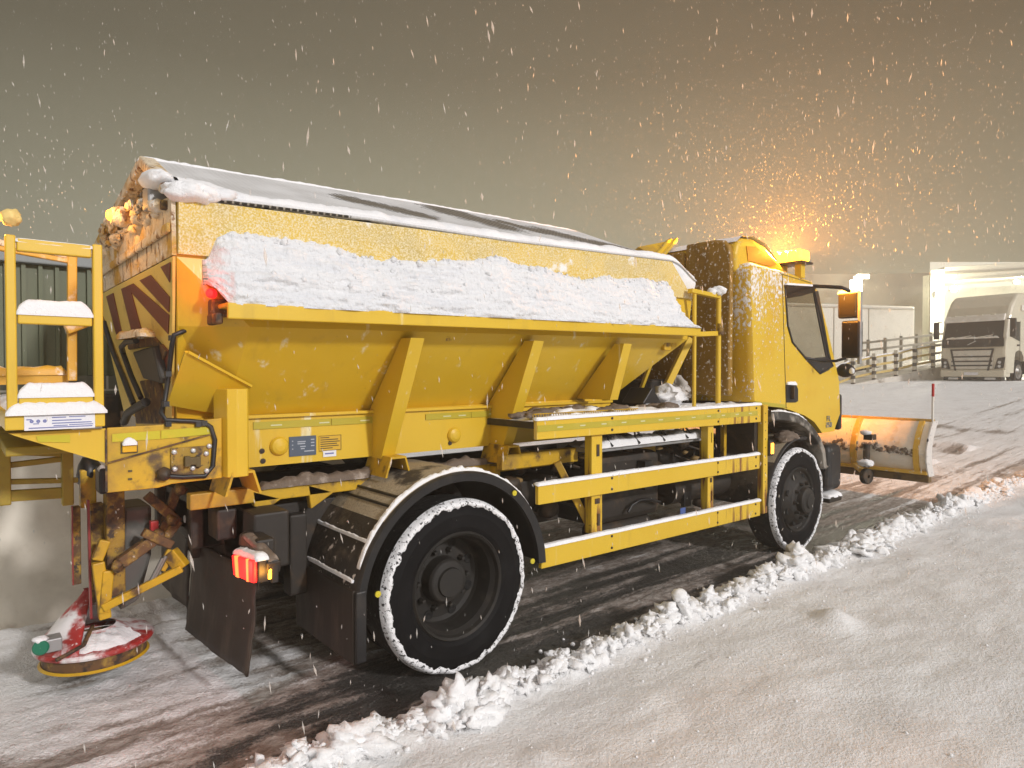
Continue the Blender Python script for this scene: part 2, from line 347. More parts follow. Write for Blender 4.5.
def roof_mat():
    m, t, p = newmat('mesh_cover_under_snow'); at = nd(t, 'ShaderNodeAttribute', attribute_name='bare'); c = nd(t, 'ShaderNodeTexCoord')
    b = nd(t, 'ShaderNodeTexBrick'); t.links.new(c.outputs['Object'], b.inputs[0]); b.offset = 0.
    b.inputs['Scale'].default_value = 1.; b.inputs['Brick Width'].default_value = .034; b.inputs['Row Height'].default_value = .034; b.inputs['Mortar Size'].default_value = .005
    b.inputs['Color1'].default_value = (.022, .018, .012, 1); b.inputs['Color2'].default_value = (.03, .024, .014, 1); b.inputs['Mortar'].default_value = (.28, .25, .20, 1)
    f = mathn(t, 'ADD', at.outputs['Fac'], mathn(t, 'MULTIPLY', mathn(t, 'SUBTRACT', tex(t, 14., 5., .6), .5), .9))
    g = mathn(t, 'ADD', f, mathn(t, 'MULTIPLY', b.outputs['Fac'], -.22))
    s = mixc(t, ramp(t, tex(t, 3., 5.), .35, .7), (.60, .595, .585), (.78, .78, .78)); s = mixc(t, mathn(t, 'MULTIPLY', b.outputs['Fac'], .35), mixc(t, .18, s, (.05, .04, .03)), (.7, .7, .7))
    t.links.new(mixc(t, ramp(t, g, .34, .54), s, b.outputs[0]), p.inputs['Base Color']); p.inputs['Roughness'].default_value = .8
    bump(t, p, tex(t, 60., 4.), .4, .01); return m
ROOFM = roof_mat()
# ------------------------------------------------------------------ the ground: one sheet, ploughed lane, snow field, ramped yard
def rise(x, y):
    t = clamp((x-8.5)/25.0); return 1.27*(t*t*(1.7-.7*t))**.85
def berm_y(x): return -.385+.05*nz(x*.9, 3.3)-.10*sstep(9, 14, x)
def field(x, y):        # smooth snow beside the lane
    h = .055+.020*nz(x*.7, y*.9, 5.)+.013*nz(x*2.2+y, y*4.0, 1.)+.003*nz(x*6+y*3, y*11, 3.)*(.6+.6*nz(x*.9, y*.9, 8.))+.003*nz(x*16, y*16, 2.)+.0035*nz(x*38, y*38, 6., 2)
    for mx, my, r, k in MOUNDS: d = ((x-mx)**2+(y-my)**2)/(r*r); h += k*math.exp(-d*1.2) if d < 6 else 0
    return h
_m = [PZ(835, 617, .08), PZ(640, 700, .06), PZ(540, 757, .06), PZ(850, 705, .06), PZ(1010, 730, .06)]
MOUNDS = [(_m[0].x, _m[0].y, .13, .07), (_m[1].x, _m[1].y, .16, .03), (_m[2].x, _m[2].y, .10, .035), (_m[3].x, _m[3].y, .22, -.03), (_m[4].x, _m[4].y, .3, -.035),
          (_m[0].x-.10, _m[0].y-.05, .10, .04)]
def cover(x, y):        # how much snow lies on the lane (0 wet asphalt, 1 white)
    st = nz(x*.35, y*5.5, 9., 5); st2 = nz(x*1.1, y*16, 4., 4)
    lump = nz(x*3.0, y*5.0, 2., 4)
    if y < berm_y(x)-.02: return 1.
    near = lerp(.72, .26, sstep(.8, 1.75, x))+.34*sstep(6.6, 9.0, x)
    near += .22*sstep(.35, .9, y)*(1-sstep(1.25, 2.0, x))-.16*(1-sstep(-.15, .35, y))*(1-sstep(6, 9, x))+.10*sstep(.55, 1.0, y)
    near += .55*sstep(2.1, 2.5, y)*(1-sstep(7, 10, x))
    k = near+.34*st+.34*st2+.24*lump*(1-sstep(1.6, 2.4, x)*.6)
    for ty, w in ((.16, .05), (.62, .035), (1.72, .05)): k += .38*math.exp(-((y-ty-.02*nz(x, ty))/w)**2)*(.5+.5*nz(x*2, ty*7))
    if x > 6.5:
        for ty, w in ((-.02, .12), (.55, .10), (1.9, .14), (2.6, .1)): k -= .30*math.exp(-((y-ty)/w)**2)*sstep(6.5, 8, x)
    k += .45*sstep(9.0, 12, x)+.2*sstep(3.2, 5, y)
    k = min(k, 1.05)
    if x > 10 and y > 1: k -= .75*math.exp(-((x-12.25-.25*y)/.25)**2)*clamp(.6+.8*nz(x*2, y*3))+.75*math.exp(-((x-14.2-.25*y)/.3)**2)*clamp(.6+.8*nz(x*2, y*3, 4.))+.8*math.exp(-((x-17.5-.25*y)/.4)**2)*clamp(.4+.8*nz(x, y*2, 7.))
    return clamp(k)
def ground_h(x, y):
    b = berm_y(x); z = rise(x, y)
    far = clamp(1-sstep(14, 20, x))
    f = 1-sstep(b-.10, b+.03, y)
    c = cover(x, y)
    z += f*field(x, y)
    z += (1-f)*(.022*c*(1+.7*nz(x*7, y*14, 3.))+.012*c*max(0, nz(x*11, y*20, 5., 4))+.007*nz(x*30, y*34, 8., 2))
    if x < 6: z += (-.24*sstep(2.30, 2.75, y)+.07*math.exp(-((y-2.22)/.10)**2)*max(0, .25+1.2*nz(x*3.1, 4.)))*(1-sstep(4, 6, x))
    d = abs(y-b+.01); z += far*(.085*(1+.7*nz(x*3.5, 1.))*math.exp(-(d/.12)**2)*(.45+1.1*abs(nz(x*9, y*9, 5., 4))))
    if x > 10 and y > 1: z += .09*math.exp(-((x-12.6-.25*y)/.25)**2)*(.6+.6*nz(x, y*2))+.15*math.exp(-((x-14.6-.25*y)/.3)**2)*(.6+.6*nz(x*2, y*2, 4.))
    return z, c
def axis(segs):
    out = []
    for a, b, st in segs:
        n = max(1, int(round((b-a)/st))); out += [a+(b-a)*i/n for i in range(n)]
    return out+[segs[-1][1]]
def geo(a, b, n): return [a+(b-a)*((i/n)**2.2) for i in range(1, n+1)]
xs = [-v for v in reversed(geo(1.5, 300, 12))]+axis([(-1.5, .3, .06), (.3, 6.5, .020), (6.5, 13, .05), (13, 40, .25)])+geo(40, 900, 12)
ys = [-v for v in reversed(geo(6, 500, 12))]+axis([(-6, -2.4, .07), (-2.4, -.75, .024), (-.75, .45, .018), (.45, 2.9, .035), (2.9, 16, .3)])+geo(16, 600, 12)
gb = MB(); cov = []
for y in ys:
    for x in xs:
        z, c = ground_h(x, y); gb.v.append(Vector((x, y, z))); cov.append(c)
nx = len(xs)
for j in range(len(ys)-1):
    for i in range(nx-1): gb.f.append([j*nx+i, j*nx+i+1, (j+1)*nx+i+1, (j+1)*nx+i])
gb.m = [0]*len(gb.f); gb.sm = [True]*len(gb.f)
def ground_mat():
    m, t, p = newmat('snow_and_wet_asphalt'); at = nd(t, 'ShaderNodeAttribute', attribute_name='cover')
    n1 = tex(t, 5., 8., .68, (.45, 2.2, 1)); n2 = tex(t, 60., 4., .6); n3 = tex(t, 2.2, 4., .5)
    f = mathn(t, 'ADD', at.outputs['Fac'], mathn(t, 'MULTIPLY', mathn(t, 'SUBTRACT', n1, .5), .75))
    f = mathn(t, 'ADD', f, mathn(t, 'MULTIPLY', mathn(t, 'SUBTRACT', n2, .5), .5))
    asp = mixc(t, ramp(t, tex(t, 160., 2.), .45, .7), (.045, .042, .039), (.13, .123, .113))
    slush = mixc(t, ramp(t, tex(t, 24., 6., .65, (.5, 1.3, 1)), .35, .7), (.24, .195, .165), (.47, .42, .38))
    white = mixc(t, ramp(t, n3, .35, .65), (.80, .79, .785), (.86, .86, .86))
    c = mixc(t, ramp(t, f, .18, .50), asp, slush); c = mixc(t, ramp(t, f, .60, .98), c, white)
    t.links.new(c, p.inputs['Base Color'])
    t.links.new(ramp(t, f, .1, .6, .30, .85), p.inputs['Roughness']); p.inputs['Specular IOR Level'].default_value = .4
    a = tex(t, 45., 5., .65); b = tex(t, 110., 3., .65)
    bump(t, p, mathn(t, 'ADD', a, mathn(t, 'MULTIPLY', b, .45)), .75, .020); return m
g = gb.build('ground', ground_mat(), loc=(0, 0, 0), attrs={'cover': cov}); tag(g, kind='structure')

# thrown-up ridge of broken snow along the lane
bb = MB(); rnd = random.Random(11)
x = .2
while x < 13.5:
    sc = (.55+1.0*clamp(.5+.8*nz(x*2.3, 7.7)))*(1.0 if x < 5 else 1.15); wd = .075+.035*nz(x*1.7, 2.2)
    for k in range(rnd.randint(7, 12)):
        big = rnd.random(); r = lerp(.005, .062, big**3.4)*sc; yy = berm_y(x)+rnd.gauss(0, wd)*(1-.3*big); xx = x+rnd.uniform(-.03, .03)
        z = ground_h(xx, yy)[0]+r*rnd.uniform(-.25, .45)
        sq = (rnd.uniform(.7, 1.6), rnd.uniform(.65, 1.25), rnd.uniform(.6, 1.05))
        if rnd.random() < .35: bb.chunk((xx, yy, z), r, rnd, 3 if r > .022 else 2 if r > .010 else 1, sq)
        else: bb.lump((xx, yy, z), r, 3 if r > .02 else 2 if r > .009 else 1, 1.0, 1.9, rnd.uniform(0, 50), sq)
    x += .022 if x < 6 else .04
for k in range(420):
    xx = rnd.uniform(.3, 11); yy = berm_y(xx)+rnd.choice((-1, -1, 1))*abs(rnd.gauss(.10, .08)); r = rnd.uniform(.004, .016)
    bb.lump((xx, yy, ground_h(xx, yy)[0]+r*.3), r, 1, .5, 1.5, rnd.uniform(0, 50))
for k in range(520):
    xx = rnd.uniform(.9, 11); yy = berm_y(xx)-abs(rnd.gauss(.25, .55)); r = lerp(.002, .011, rnd.random()**3)
    bb.lump((xx, yy, ground_h(xx, yy)[0]+r*.2), r, 1, .5, 1.5, rnd.uniform(0, 50))
o = bb.build('snow_berm', PACK); tag(o, 'ridge of broken white snow chunks along the edge of the ploughed lane', 'snow', kind='stuff')

# ------------------------------------------------------------------ the low shed behind the tailgate
sh = empty('shed', (-2, 2.9, 0), 'low green clad shed with pale lower wall behind the yellow ladder', 'shed')
b = MB().box((-14, 2.9, -.3), (3.2, 3.05, 1.38)); b.build('lower_wall', BLOCKW, sh)
b = MB().box((-14, 2.905, 1.38), (3.2, 3.05, 1.66)); b.build('block_course', BLOCKS, sh)
b = MB(); X = -14.
while X < 3.2:       # ribbed metal sheets
    b.box((X, 2.935, 1.66), (X+.075, 3.04, 2.47)); b.box((X+.075, 2.90, 1.662), (X+.10, 3.04, 2.468)); X += .10
b.build('cladding', GREENC, sh)
b = MB().box((-14.1, 2.86, 2.47), (3.3, 3.06, 2.585)); b.build('fascia', FASC, sh, bevel=.01)
b = MB().box((-14, 3.06, -.3), (3.2, 9, 2.50)); b.mat = 0; b.build('roof', FASC, sh)
b = MB().cap([(-14, 2.96, 2.583), (3.2, 2.96, 2.583)], .22, .03, 3., .06); b.build('snow_layer', SNOW, sh)
b = MB().box((.86, 2.84, 1.22), (.98, 2.897, 1.52)); b.build('drain_pipe', CHAS, sh, bevel=.02)

# ------------------------------------------------------------------ far yard: lorry, fences, trailer, depot canopy
def gz(x, y): return ground_h(x, y)[0]
PALE = pm('white_lorry_paint', (.62, .575, .45), .4, layers=[((.54, .50, .39), 2., .5, .75)], coat=.2)
PALES = pm('lorry_roof_snow', (.70, .66, .58), .6, layers=[((.82, .79, .73), 3., .45, .65)])
LBLK = pm('lorry_black_trim', (.008, .008, .008), .45, layers=[((.05, .047, .042), 3., .55, .8)])
LCHR = pm('lorry_lamp_clear', (.6, .6, .58), .15, .3)
L0 = PD(972, 383, 28.5); lz = L0.z
lor = empty('parked_lorry', (0, 0, 0), 'white tractor unit lorry facing the camera under the lit canopy', 'lorry')
# local frame: x forward, y left
out = [(0, .45), (.04, 1.25), (-.02, 1.95), (-.22, 2.70), (-.30, 2.86), (-.55, 3.30), (-.95, 3.70), (-1.25, 3.86), (-2.15, 3.90), (-2.2, .95), (-1.75, .95), (-1.72, 1.15), (-1.5, 1.38), (-1.2, 1.42), (-.9, 1.32), (-.70, 1.05), (-.62, .45)]
b = MB(); rows = [(-1.25, .10), (-1.21, .03), (-1.12, 0.), (1.12, 0.), (1.21, .03), (1.25, .10)]
cx, cz = -1.1, 2.2
ring = lambda yy, k: [Vector((px-k*(1 if px > -.8 else -.2 if px > -2 else -.6), yy, pz-k*(1 if pz > 3 else 0))) for px, pz in out]
n = len(out)
vs = [q for yy, k in rows for q in ring(yy, k)]
b.add(vs, [(r*n+i, r*n+(i+1) % n, (r+1)*n+(i+1) % n, (r+1)*n+i) for r in range(len(rows)-1) for i in range(n)])
b.add(ring(*rows[0]), [tuple(range(n-1, -1, -1))]); b.add(ring(*rows[-1]), [tuple(range(n))])
b.build('cab_body', PALE, lor, bevel=.02)
b = MB().prism([(.005, -1.13, 1.93), (.005, 1.13, 1.93), (-.20, 1.10, 2.68), (-.20, -1.10, 2.68)], (.02, 0, .006)); ws = b.build('windscreen', DARKG, lor)
b = MB().prism([(.05, -1.19, 1.56), (.05, 1.19, 1.56), (.022, 1.17, 1.93), (.022, -1.17, 1.93)], (.03, 0, 0)); wp_ = b.build('wiper_panel', LBLK, lor, bevel=.01)
b = MB().bar((.075, -.16, 1.66), (.070, .16, 1.82), .02, .03); b.build('badge_bar', LCHR, wp_)
b = MB()
for y0 in (-.75, .05): b.bar((.07, y0, 1.95), (.055, y0+.72, 2.05), .03, .03)
b.cap([(.06, -1.0, 1.93), (.06, 1.0, 1.93)], .10, .07, 2., .05); b.build('windscreen_wiper', PALES, lor)
b = MB().prism([(-.12, -1.16, 2.66), (-.12, 1.16, 2.66), (-.34, 1.12, 2.95), (-.34, -1.12, 2.95)], (.16, 0, -.02)); vz = b.build('sun_visor', PALES, lor, bevel=.03)
for yy in (-.75, -.3, .3, .75): MB().box((-.02, yy-.08, 2.90), (.04, yy+.08, 2.95)).build('roof_marker', PALE, vz)
b = MB().box((.03, -.80, .62), (.075, .80, 1.48)); gr = b.build('grille', pm('lorry_grille', (.62, .59, .51), .5, layers=[((.50, .47, .41), 4., .5, .7)]), lor, bevel=.02)
b = MB()
for z0 in (1.42, 1.12, .92, .74): b.box((.07, -.78, z0), (.09, .78, z0+.06))
for s in (-1, 1): b.bar((.08, s*.80, 1.48), (.08, s*.62, .55), .07, .03)
b.build('grille_bar', LBLK, gr)
for s in (-1, 1):
    b = MB().prism([(.03, s*.84, .62), (.03, s*1.18, .66), (.0, s*1.22, 1.12), (.03, s*.96, 1.06)], (.05, 0, 0)); h = b.build('headlight', LBLK, lor, bevel=.01)
    b = MB()
    for z0 in (.74, .90): b.lathe((.075, s*1.03, z0), (1, 0, 0), [(.001, .015), (.06, .01), (.065, -.01)], 14)
    b.build('lens', LCHR, h)
b = MB().box((-.50, -1.22, .28), (.10, 1.22, .58)); b.build('bumper', PALE, lor, bevel=.04)
b = MB().box((-.3, -1.1, .12), (.06, 1.1, .279)); b.build('under_bumper', LBLK, lor)
MB().box((.101, -.27, .36), (.115, .27, .48)).build('number_plate', WHITE, lor, bevel=.004)
for s in (-1, 1): MB().box((.0, s*.70-.2, .16), (.10, s*.70+.2, .26)).build('fog_lamp', LCHR, lor, bevel=.02)
for s in (-1, 1):
    b = MB().bar((-.12, s*1.22, 2.72), (-.05, s*1.42, 2.70), .05, .05).box((-.12, s*1.36, 1.95), (.02, s*1.56, 2.72)); b.build('mirror', LBLK, lor, bevel=.03)
    b = MB().prism([(-.35, s*1.252, 1.98), (-1.25, s*1.252, 1.80), (-1.25, s*1.252, 2.62), (-.50, s*1.252, 2.62)], (0, s*.012, 0)); b.build('side_window', DARKG, lor)
    b = MB().box((-1.32, s*1.253, .95), (-1.30, s*1.262, 2.66)).box((-1.24, s*1.255, 1.60), (-1.02, s*1.285, 1.66)); b.build('door_handle', LBLK, lor)
    b = MB().box((-1.9, s*1.253, 3.1), (-1.35, s*1.30, 3.35)); b.build('side_scoop', PALES, lor, bevel=.02)
    for wx in (-1.2, -4.6):
        t = MB().lathe((wx, s*1.25, .50), (0, s, 0), [(.30, -.32), (.46, -.32), (.50, -.28), (.50, -.04), (.46, 0), (.31, .0)], 32); wt = t.build('wheel', RUB, lor)
        t = MB().lathe((wx, s*1.25, .50), (0, s, 0), [(.31, .0), (.28, -.03), (.22, -.02), (.12, .05), (.10, .08), (.001, .08)], 24); t.build('rim', STEEL, wt)
b = MB().box((-6.0, -.45, .62), (-.6, .45, .92)).box((-5.2, -.6, .93), (-3.9, .6, 1.12)).box((-3.6, .75, .4), (-2.3, 1.2, 1.0)).box((-3.6, -1.2, .4), (-2.3, -.75, 1.0)); b.build('chassis', CHAS, lor, bevel=.02)
for s in (-1, 1): MB().lathe((-4.6, s*.92, .5), (0, 1, 0), [(.56, -.3), (.60, -.3), (.60, .3), (.56, .3)], 24, True, 0, math.pi).build('rear_mudguard', LBLK, lor)
b = MB().prism([(-2.25, 1.25, 1.1), (-2.85, 1.25, 1.1), (-2.85, 1.25, 3.75), (-2.25, 1.25, 3.85)], (0, -.05, 0)); b.build('side_fairing', PALE, lor)
b = MB().prism([(-2.25, -1.25, 1.1), (-2.85, -1.25, 1.1), (-2.85, -1.25, 3.75), (-2.25, -1.25, 3.85)], (0, .05, 0)); b.build('side_fairing', PALE, lor)
lor.location = (L0.x, L0.y, lz-.02); lor.rotation_euler = (0, 0, R(173))

# raised ramp under the near railing
pts = [(832, 392, 29.4, .02), (853, 384, 29.6, 0), (874, 379.5, 29.7, 0), (896, 376, 30.0, 0), (914.5, 371, 30.4, 0), (933, 367.6, 30.9, 0), (952, 364.5, 31.6, 0)]
FP = [PD(a, c, d) for a, c, d, _ in pts]
b = MB(); ext = FP[0]+(FP[0]-FP[3])*2.2
line = [Vector((ext.x, ext.y, FP[0].z-.55))]+FP+[FP[-1]+(FP[-1]-FP[-2])*2]
nrm = Vector((.55, .83, 0))
for p, q in zip(line, line[1:]):
    f0, f1 = Vector((p.x, p.y, -.1))-nrm*.25, Vector((q.x, q.y, -.1))-nrm*.25
    t0, t1 = p-nrm*.15, q-nrm*.15; k0, k1 = p+nrm*4, q+nrm*4; g0, g1 = Vector((k0.x, k0.y, -.1)), Vector((k1.x, k1.y, -.1))
    b.hexa([f0, g0, k0, t0], [f1, g1, k1, t1])
o = b.build('ramp', pm('snowy_ramp', (.62, .59, .53), .85, layers=[((.25, .22, .18), 1.2, .52, .66)], bp=(6., .5, .05))); tag(o, kind='structure')
RAILY = pm('faded_yellow_rail', (.55, .40, .12), .6, layers=[((.6, .55, .42), 3., .5, .7)])
POSTD = pm('dark_post', (.05, .042, .035), .6)
POSTW = pm('white_band', (.6, .57, .48), .6)
GREYR = pm('weathered_grey_rail', (.30, .28, .23), .7)
fe = empty('ramp_railing', FP[1], 'railing with yellow rails and striped posts climbing the snowy ramp', 'railing')
Hh = 1.12
for i, p in enumerate(FP):
    b = MB(); w = .07
    for k in range(8): b.mat = k % 2; b.box((p.x-w, p.y-w, p.z-.1+k*(Hh+.15)/8), (p.x+w, p.y+w, p.z-.1+(k+1)*(Hh+.15)/8))
    b.build('post', [POSTD, POSTW], fe)
for k, (p, q) in enumerate(zip(FP, FP[1:])):
    for j, zz in enumerate((.28, .64, 1.0)):
        b = MB().bar(p+Vector((0, 0, zz))+nrm*.10, q+Vector((0, 0, zz))+nrm*.10, .05, .10); b.build('rail', RAILY if k < 5 else GREYR, fe)
    b = MB().cap([p+Vector((0, 0, 1.048))+nrm*.10, q+Vector((0, 0, 1.048))+nrm*.10], .08, .04, k, .1); b.build('snow_layer', SNOW, fe)
f2 = empty('yard_fence', PD(868, 357, 33.5), 'weathered grey post and rail fence in front of the white trailer', 'fence')
FQ = [PD(a, c, d) for a, c, d in ((846, 362, 33), (868, 360, 33.2), (885, 358, 33.4), (901, 356, 33.7), (916.7, 354, 34), (931, 352, 34.4), (947, 350, 34.8))]
for p in FQ: MB().box((p.x-.06, p.y-.06, p.z-.6), (p.x+.06, p.y+.06, p.z+1.02)).build('post', GREYR, f2)
for p, q in zip(FQ, FQ[1:]):
    for zz in (.5, .88): MB().bar(p+Vector((0, 0, zz))-nrm*.08, q+Vector((0, 0, zz))-nrm*.08, .05, .11).build('rail', GREYR, f2)
# white box trailer behind the fences
A, B = PD(800, 352, 35.5), PD(915, 350, 37.5); ux = Vector((B.x-A.x, B.y-A.y, 0)).normalized(); uy = Vector((-ux.y, ux.x, 0))
if uy.dot(FW) < 0: uy = -uy
zt = PD(915, 306.5, 37.5).z
tr = empty('box_trailer', B, 'plain white box trailer standing behind the fences', 'trailer')
P0 = B-ux*11; P0.z = 1.9; P1 = Vector((B.x, B.y, 1.9))
b = MB().hexa([P0, P1, P1+uy*2.5, P0+uy*2.5], [p+Vector((0, 0, zt-1.9)) for p in (P0, P1, P1+uy*2.5, P0+uy*2.5)])
b.build('body', pm('trailer_side', (.66, .63, .55), .5, layers=[((.56, .53, .45), 1., .45, .7)]), tr, bevel=.12, seg=3)
b = MB()
for d in (3.2, 5.5): b.box((P1.x-ux.x*d-.03, P1.y-ux.y*d-.03, 2.0), (P1.x-ux.x*d+.03, P1.y-ux.y*d+.03, zt-.1))
b.bar(P0-uy*.03+Vector((0, 0, zt-2.05)), P1-uy*.03-ux*.12+Vector((0, 0, zt-2.05)), .05, .10); b.build('side_seam', pm('seam', (.45, .43, .37), .5), tr)
b = MB()
for d in (1.4, 2.7, 9.5):
    for k in (0, 1): c = P1-ux*d+uy*(.2+1.9*k); b.lathe((c.x, c.y, 1.25+.48), ux.cross(Vector((0, 0, 1))), [(.2, -.15), (.48, -.15), (.5, 0), (.48, .15), (.2, .15)], 20)
b.build('wheel', RUB, tr)
b = MB().hexa([P0+uy*.7-Vector((0,0,.35)), P1+uy*.7-Vector((0,0,.35)), P1+uy*1.8-Vector((0,0,.35)), P0+uy*1.8-Vector((0,0,.35))], [P0+uy*.7, P1+uy*.7, P1+uy*1.8, P0+uy*1.8]); b.build('chassis', CHAS, tr)

# depot with the lit canopy
dp = empty('depot_building', PD(935, 360, 40), 'depot building with white pillar and brightly lit canopy behind the lorry', 'building')
WALLC = pm('depot_white_wall', (.72, .71, .62), .7, layers=[((.62, .61, .52), .6, .45, .7)])
DWALL = pm('depot_dark_wall', (.10, .085, .065), .8, layers=[((.14, .12, .09), .5, .45, .7)])
def slab(px0, py0, px1, py1, d0, d1, thick, z0=None):      # upright slab whose face spans two picture corners at two distances
    a, bq = PD(px0, py0, d0), PD(px1, py1, d1); zb = z0 if z0 is not None else 0
    za, zq = a.z, bq.z; d = Vector((a.x-CAM.x+bq.x-CAM.x, a.y-CAM.y+bq.y-CAM.y, 0)).normalized()*thick
    q = [Vector((a.x, a.y, zb)), Vector((bq.x, bq.y, zb)), Vector((bq.x, bq.y, zq)), Vector((a.x, a.y, za))]
    return MB().hexa(q, [p+d for p in q])
slab(923, 276, 929.5, 275, 40, 40.2, .9).build('pillar', WALLC, dp)
slab(931, 270, 944.5, 269, 39.0, 39.3, 1.2).build('pillar', WALLC, dp, bevel=.03)
a, c = PD(944, 269, 39.5), PD(1100, 259, 42)
b = MB(); dd = Vector((FW.x, FW.y, 0)).normalized()
q = [a-Vector((0, 0, .75)), c-Vector((0, 0, .75)), c+Vector((0, 0, .12)), a+Vector((0, 0, .12))]
b.hexa(q, [p+dd*.5 for p in q]); b.build('fascia', pm('canopy_fascia', (.50, .47, .38), .6), dp, bevel=.03)
q = [a-Vector((0, 0, .34)), c-Vector((0, 0, .34)), c-Vector((0, 0, .22)), a-Vector((0, 0, .22))]
b = MB().hexa([p-dd*.06 for p in q], [p-dd*.005 for p in q]); b.build('fascia_trim', pm('fascia_shadow_line', (.22, .2, .16), .6), dp)
q = [a+Vector((0, 0, -.70)), c+Vector((0, 0, -.70)), c+(c-CAM).normalized()*9+Vector((0, 0, -1.2)), a+(a-CAM).normalized()*9+Vector((0, 0, -1.2))]
MB().hexa(q, [p+Vector((0, 0, .15)) for p in q]).build('canopy_soffit', WALLC, dp)
slab(930, 262, 1120, 262, 47.5, 50, .5).build('back_wall', WALLC, dp)
e0 = PD(862, 276, 45)
slab(790, 274, 931, 273, 44, 46, 6).build('dark_wing', DWALL, dp)
# lamps of the depot
def lamp_thing(name, px, py, d, label, energy, w=.5, h=.22, group=None):
    p = PD(px, py, d); t = empty(name, p, label, 'lamp', group)
    u = Vector((RT.x, RT.y, 0)); 
    q = [p-u*w/2-Vector((0, 0, h/2)), p+u*w/2-Vector((0, 0, h/2)), p+u*w/2+Vector((0, 0, h/2)), p-u*w/2+Vector((0, 0, h/2))]
    MB().lathe(p-dd*.10, dd, [(.001, -.05), (w*.4, -.03), (w/2, .0), (w/2, .07)], 20).build('lens', WLAMP, t)
    MB().hexa([v-dd*.015 for v in q], [v+dd*.15 for v in q]).build('housing', GREY, t, bevel=.02)
    l = bpy.data.lights.new('lamp_glow', 'POINT'); l.energy = energy; l.color = (1., .93, .72); l.shadow_soft_size = .15
    lo = bpy.data.objects.new('lamp_glow', l); COL.objects.link(lo); lo.parent = t; lo.location = -dd*.45
    return t
lamp_thing('wall_lamp', 938, 294, 38.8, 'bright white lamp on the white depot pillar', 1700, .34, .30)
lamp_thing('canopy_lamp', 953, 289, 41.5, 'bright white lamp under the canopy just above the lorry roof', 1700, .40, .32)
lamp_thing('canopy_lamp', 1016, 282, 43, 'white lamp under the canopy at the right end of the lorry roof', 900, .3, .25)
# lit column of strip lights seen over the trailer
cl = empty('light_column', PD(857, 305, 43), 'tall white lit strip light column above the trailer', 'lamp')
for (x0, y0, x1, y1) in ((858, 279, 861.5, 306), (857, 274.5, 868.5, 278.5), (850.5, 280, 856, 296)):
    p, q = PD(x0, y1, 43), PD(x1, y0, 43); u = Vector((RT.x, RT.y, 0)); w = (q-p).dot(u)
    qd = [p, p+u*w, p+u*w+Vector((0, 0, q.z-p.z)), p+Vector((0, 0, q.z-p.z))]
    MB().hexa([v-dd*.1 for v in qd], [v+dd*.1 for v in qd]).build('strip_light', WLAMP, cl, bevel=.02)
l = bpy.data.lights.new('lamp_glow', 'POINT'); l.energy = 500; l.color = (1., .93, .74); l.shadow_soft_size = .3; lo = bpy.data.objects.new('lamp_glow', l); COL.objects.link(lo); lo.parent = cl; lo.location = PD(862, 278, 42.3)-PLACE[cl.name]
p = PD(860, 300, 43); MB().box((p.x-.06, p.y+.3, 1), (p.x+.06, p.y+.42, p.z+1.6)).build('pole', GREY, cl)
# ------------------------------------------------------------------ the gritting lorry (x forward, its right side on y = 0, facing the camera)
T = empty('gritting_lorry', (3.5, 1.2, 0), 'yellow winter gritting lorry with snow heaped along its hopper and a plough in front', 'lorry')
YC = 1.2
def mir(y): return 2*YC-y
RW, FWX, RAD = 2.148, 6.045, .49
# wheels
HOLE = pm('hole_dark', (.004, .004, .004), .9)
def tyre(name, x, y, s, dual=False, rim=True):
    b = MB(); o = (x, y, RAD); ax = (0, -s, 0)          # ax points outwards; tyre reaches .28 inwards
    b.mat = 0; b.lathe(o, ax, [(.292, -.012), (.33, .004), (.40, .010), (.445, .0), (.466, -.018)], 72)
    b.mat = 1; b.lathe(o, ax, [(.466, -.018), (.480, -.032), (.483, -.050), (.483, -.23), (.48, -.245)], 72)
    b.mat = 0; b.lathe(o, ax, [(.48, -.245), (.45, -.275), (.40, -.285), (.292, -.27)], 72)
    w = b.build('wheel', [RUB, TREAD], T, loc=(x, y, RAD))
    if not rim: return w
    b = MB()
    if dual:
        b.lathe(o, ax, [(.305, -.006), (.296, .006), (.284, -.004), (.278, -.03), (.262, -.06), (.254, -.16), (.246, -.185), (.225, -.20), (.135, -.19), (.132, -.185)], 48)
        b.lathe(o, ax, [(.133, -.185), (.128, -.12), (.118, -.105), (.110, -.10), (.085, -.095), (.08, -.08), (.001, -.08)], 32)
        nb, rb, zb = 10, .168, -.187
    else:
        b.lathe(o, ax, [(.305, -.006), (.296, .006), (.284, -.004), (.276, -.02), (.255, -.035), (.235, -.012), (.19, .03), (.165, .042), (.13, .042), (.125, .045)], 48)
        b.lathe(o, ax, [(.126, .043), (.12, .09), (.105, .102), (.07, .105), (.06, .12), (.001, .122)], 32)
        nb, rb, zb = 10, .160, .04
    for k in range(nb):
        a = 2*math.pi*k/nb; c = Vector((x+rb*math.cos(a), y-s*zb, RAD+rb*math.sin(a)))
        b.lathe(c, ax, [(.018, -.01), (.018, .012), (.012, .035), (.001, .037)], 6, False)
    b.mat = 1; rv = .215 if dual else .222; zv = -.197 if dual else .0
    for k in range(8):
        a = 2*math.pi*(k+.5)/8; c = Vector((x+rv*math.cos(a), y-s*(zv+.004), RAD+rv*math.sin(a)))
        b.lathe(c, ax, [(.030, .0), (.024, .004), (.001, -.001)], 14)
    b.build('rim', [RIM, HOLE], w)
    return w
tyre('wheel', RW, 0, 1, True); tyre('wheel', FWX, .0, 1)
tyre('wheel', RW, .33, 1, rim=False)
tyre('wheel', RW, 2.4, -1, True); tyre('wheel', FWX, 2.4, -1); tyre('wheel', RW, 2.07, -1, rim=False)
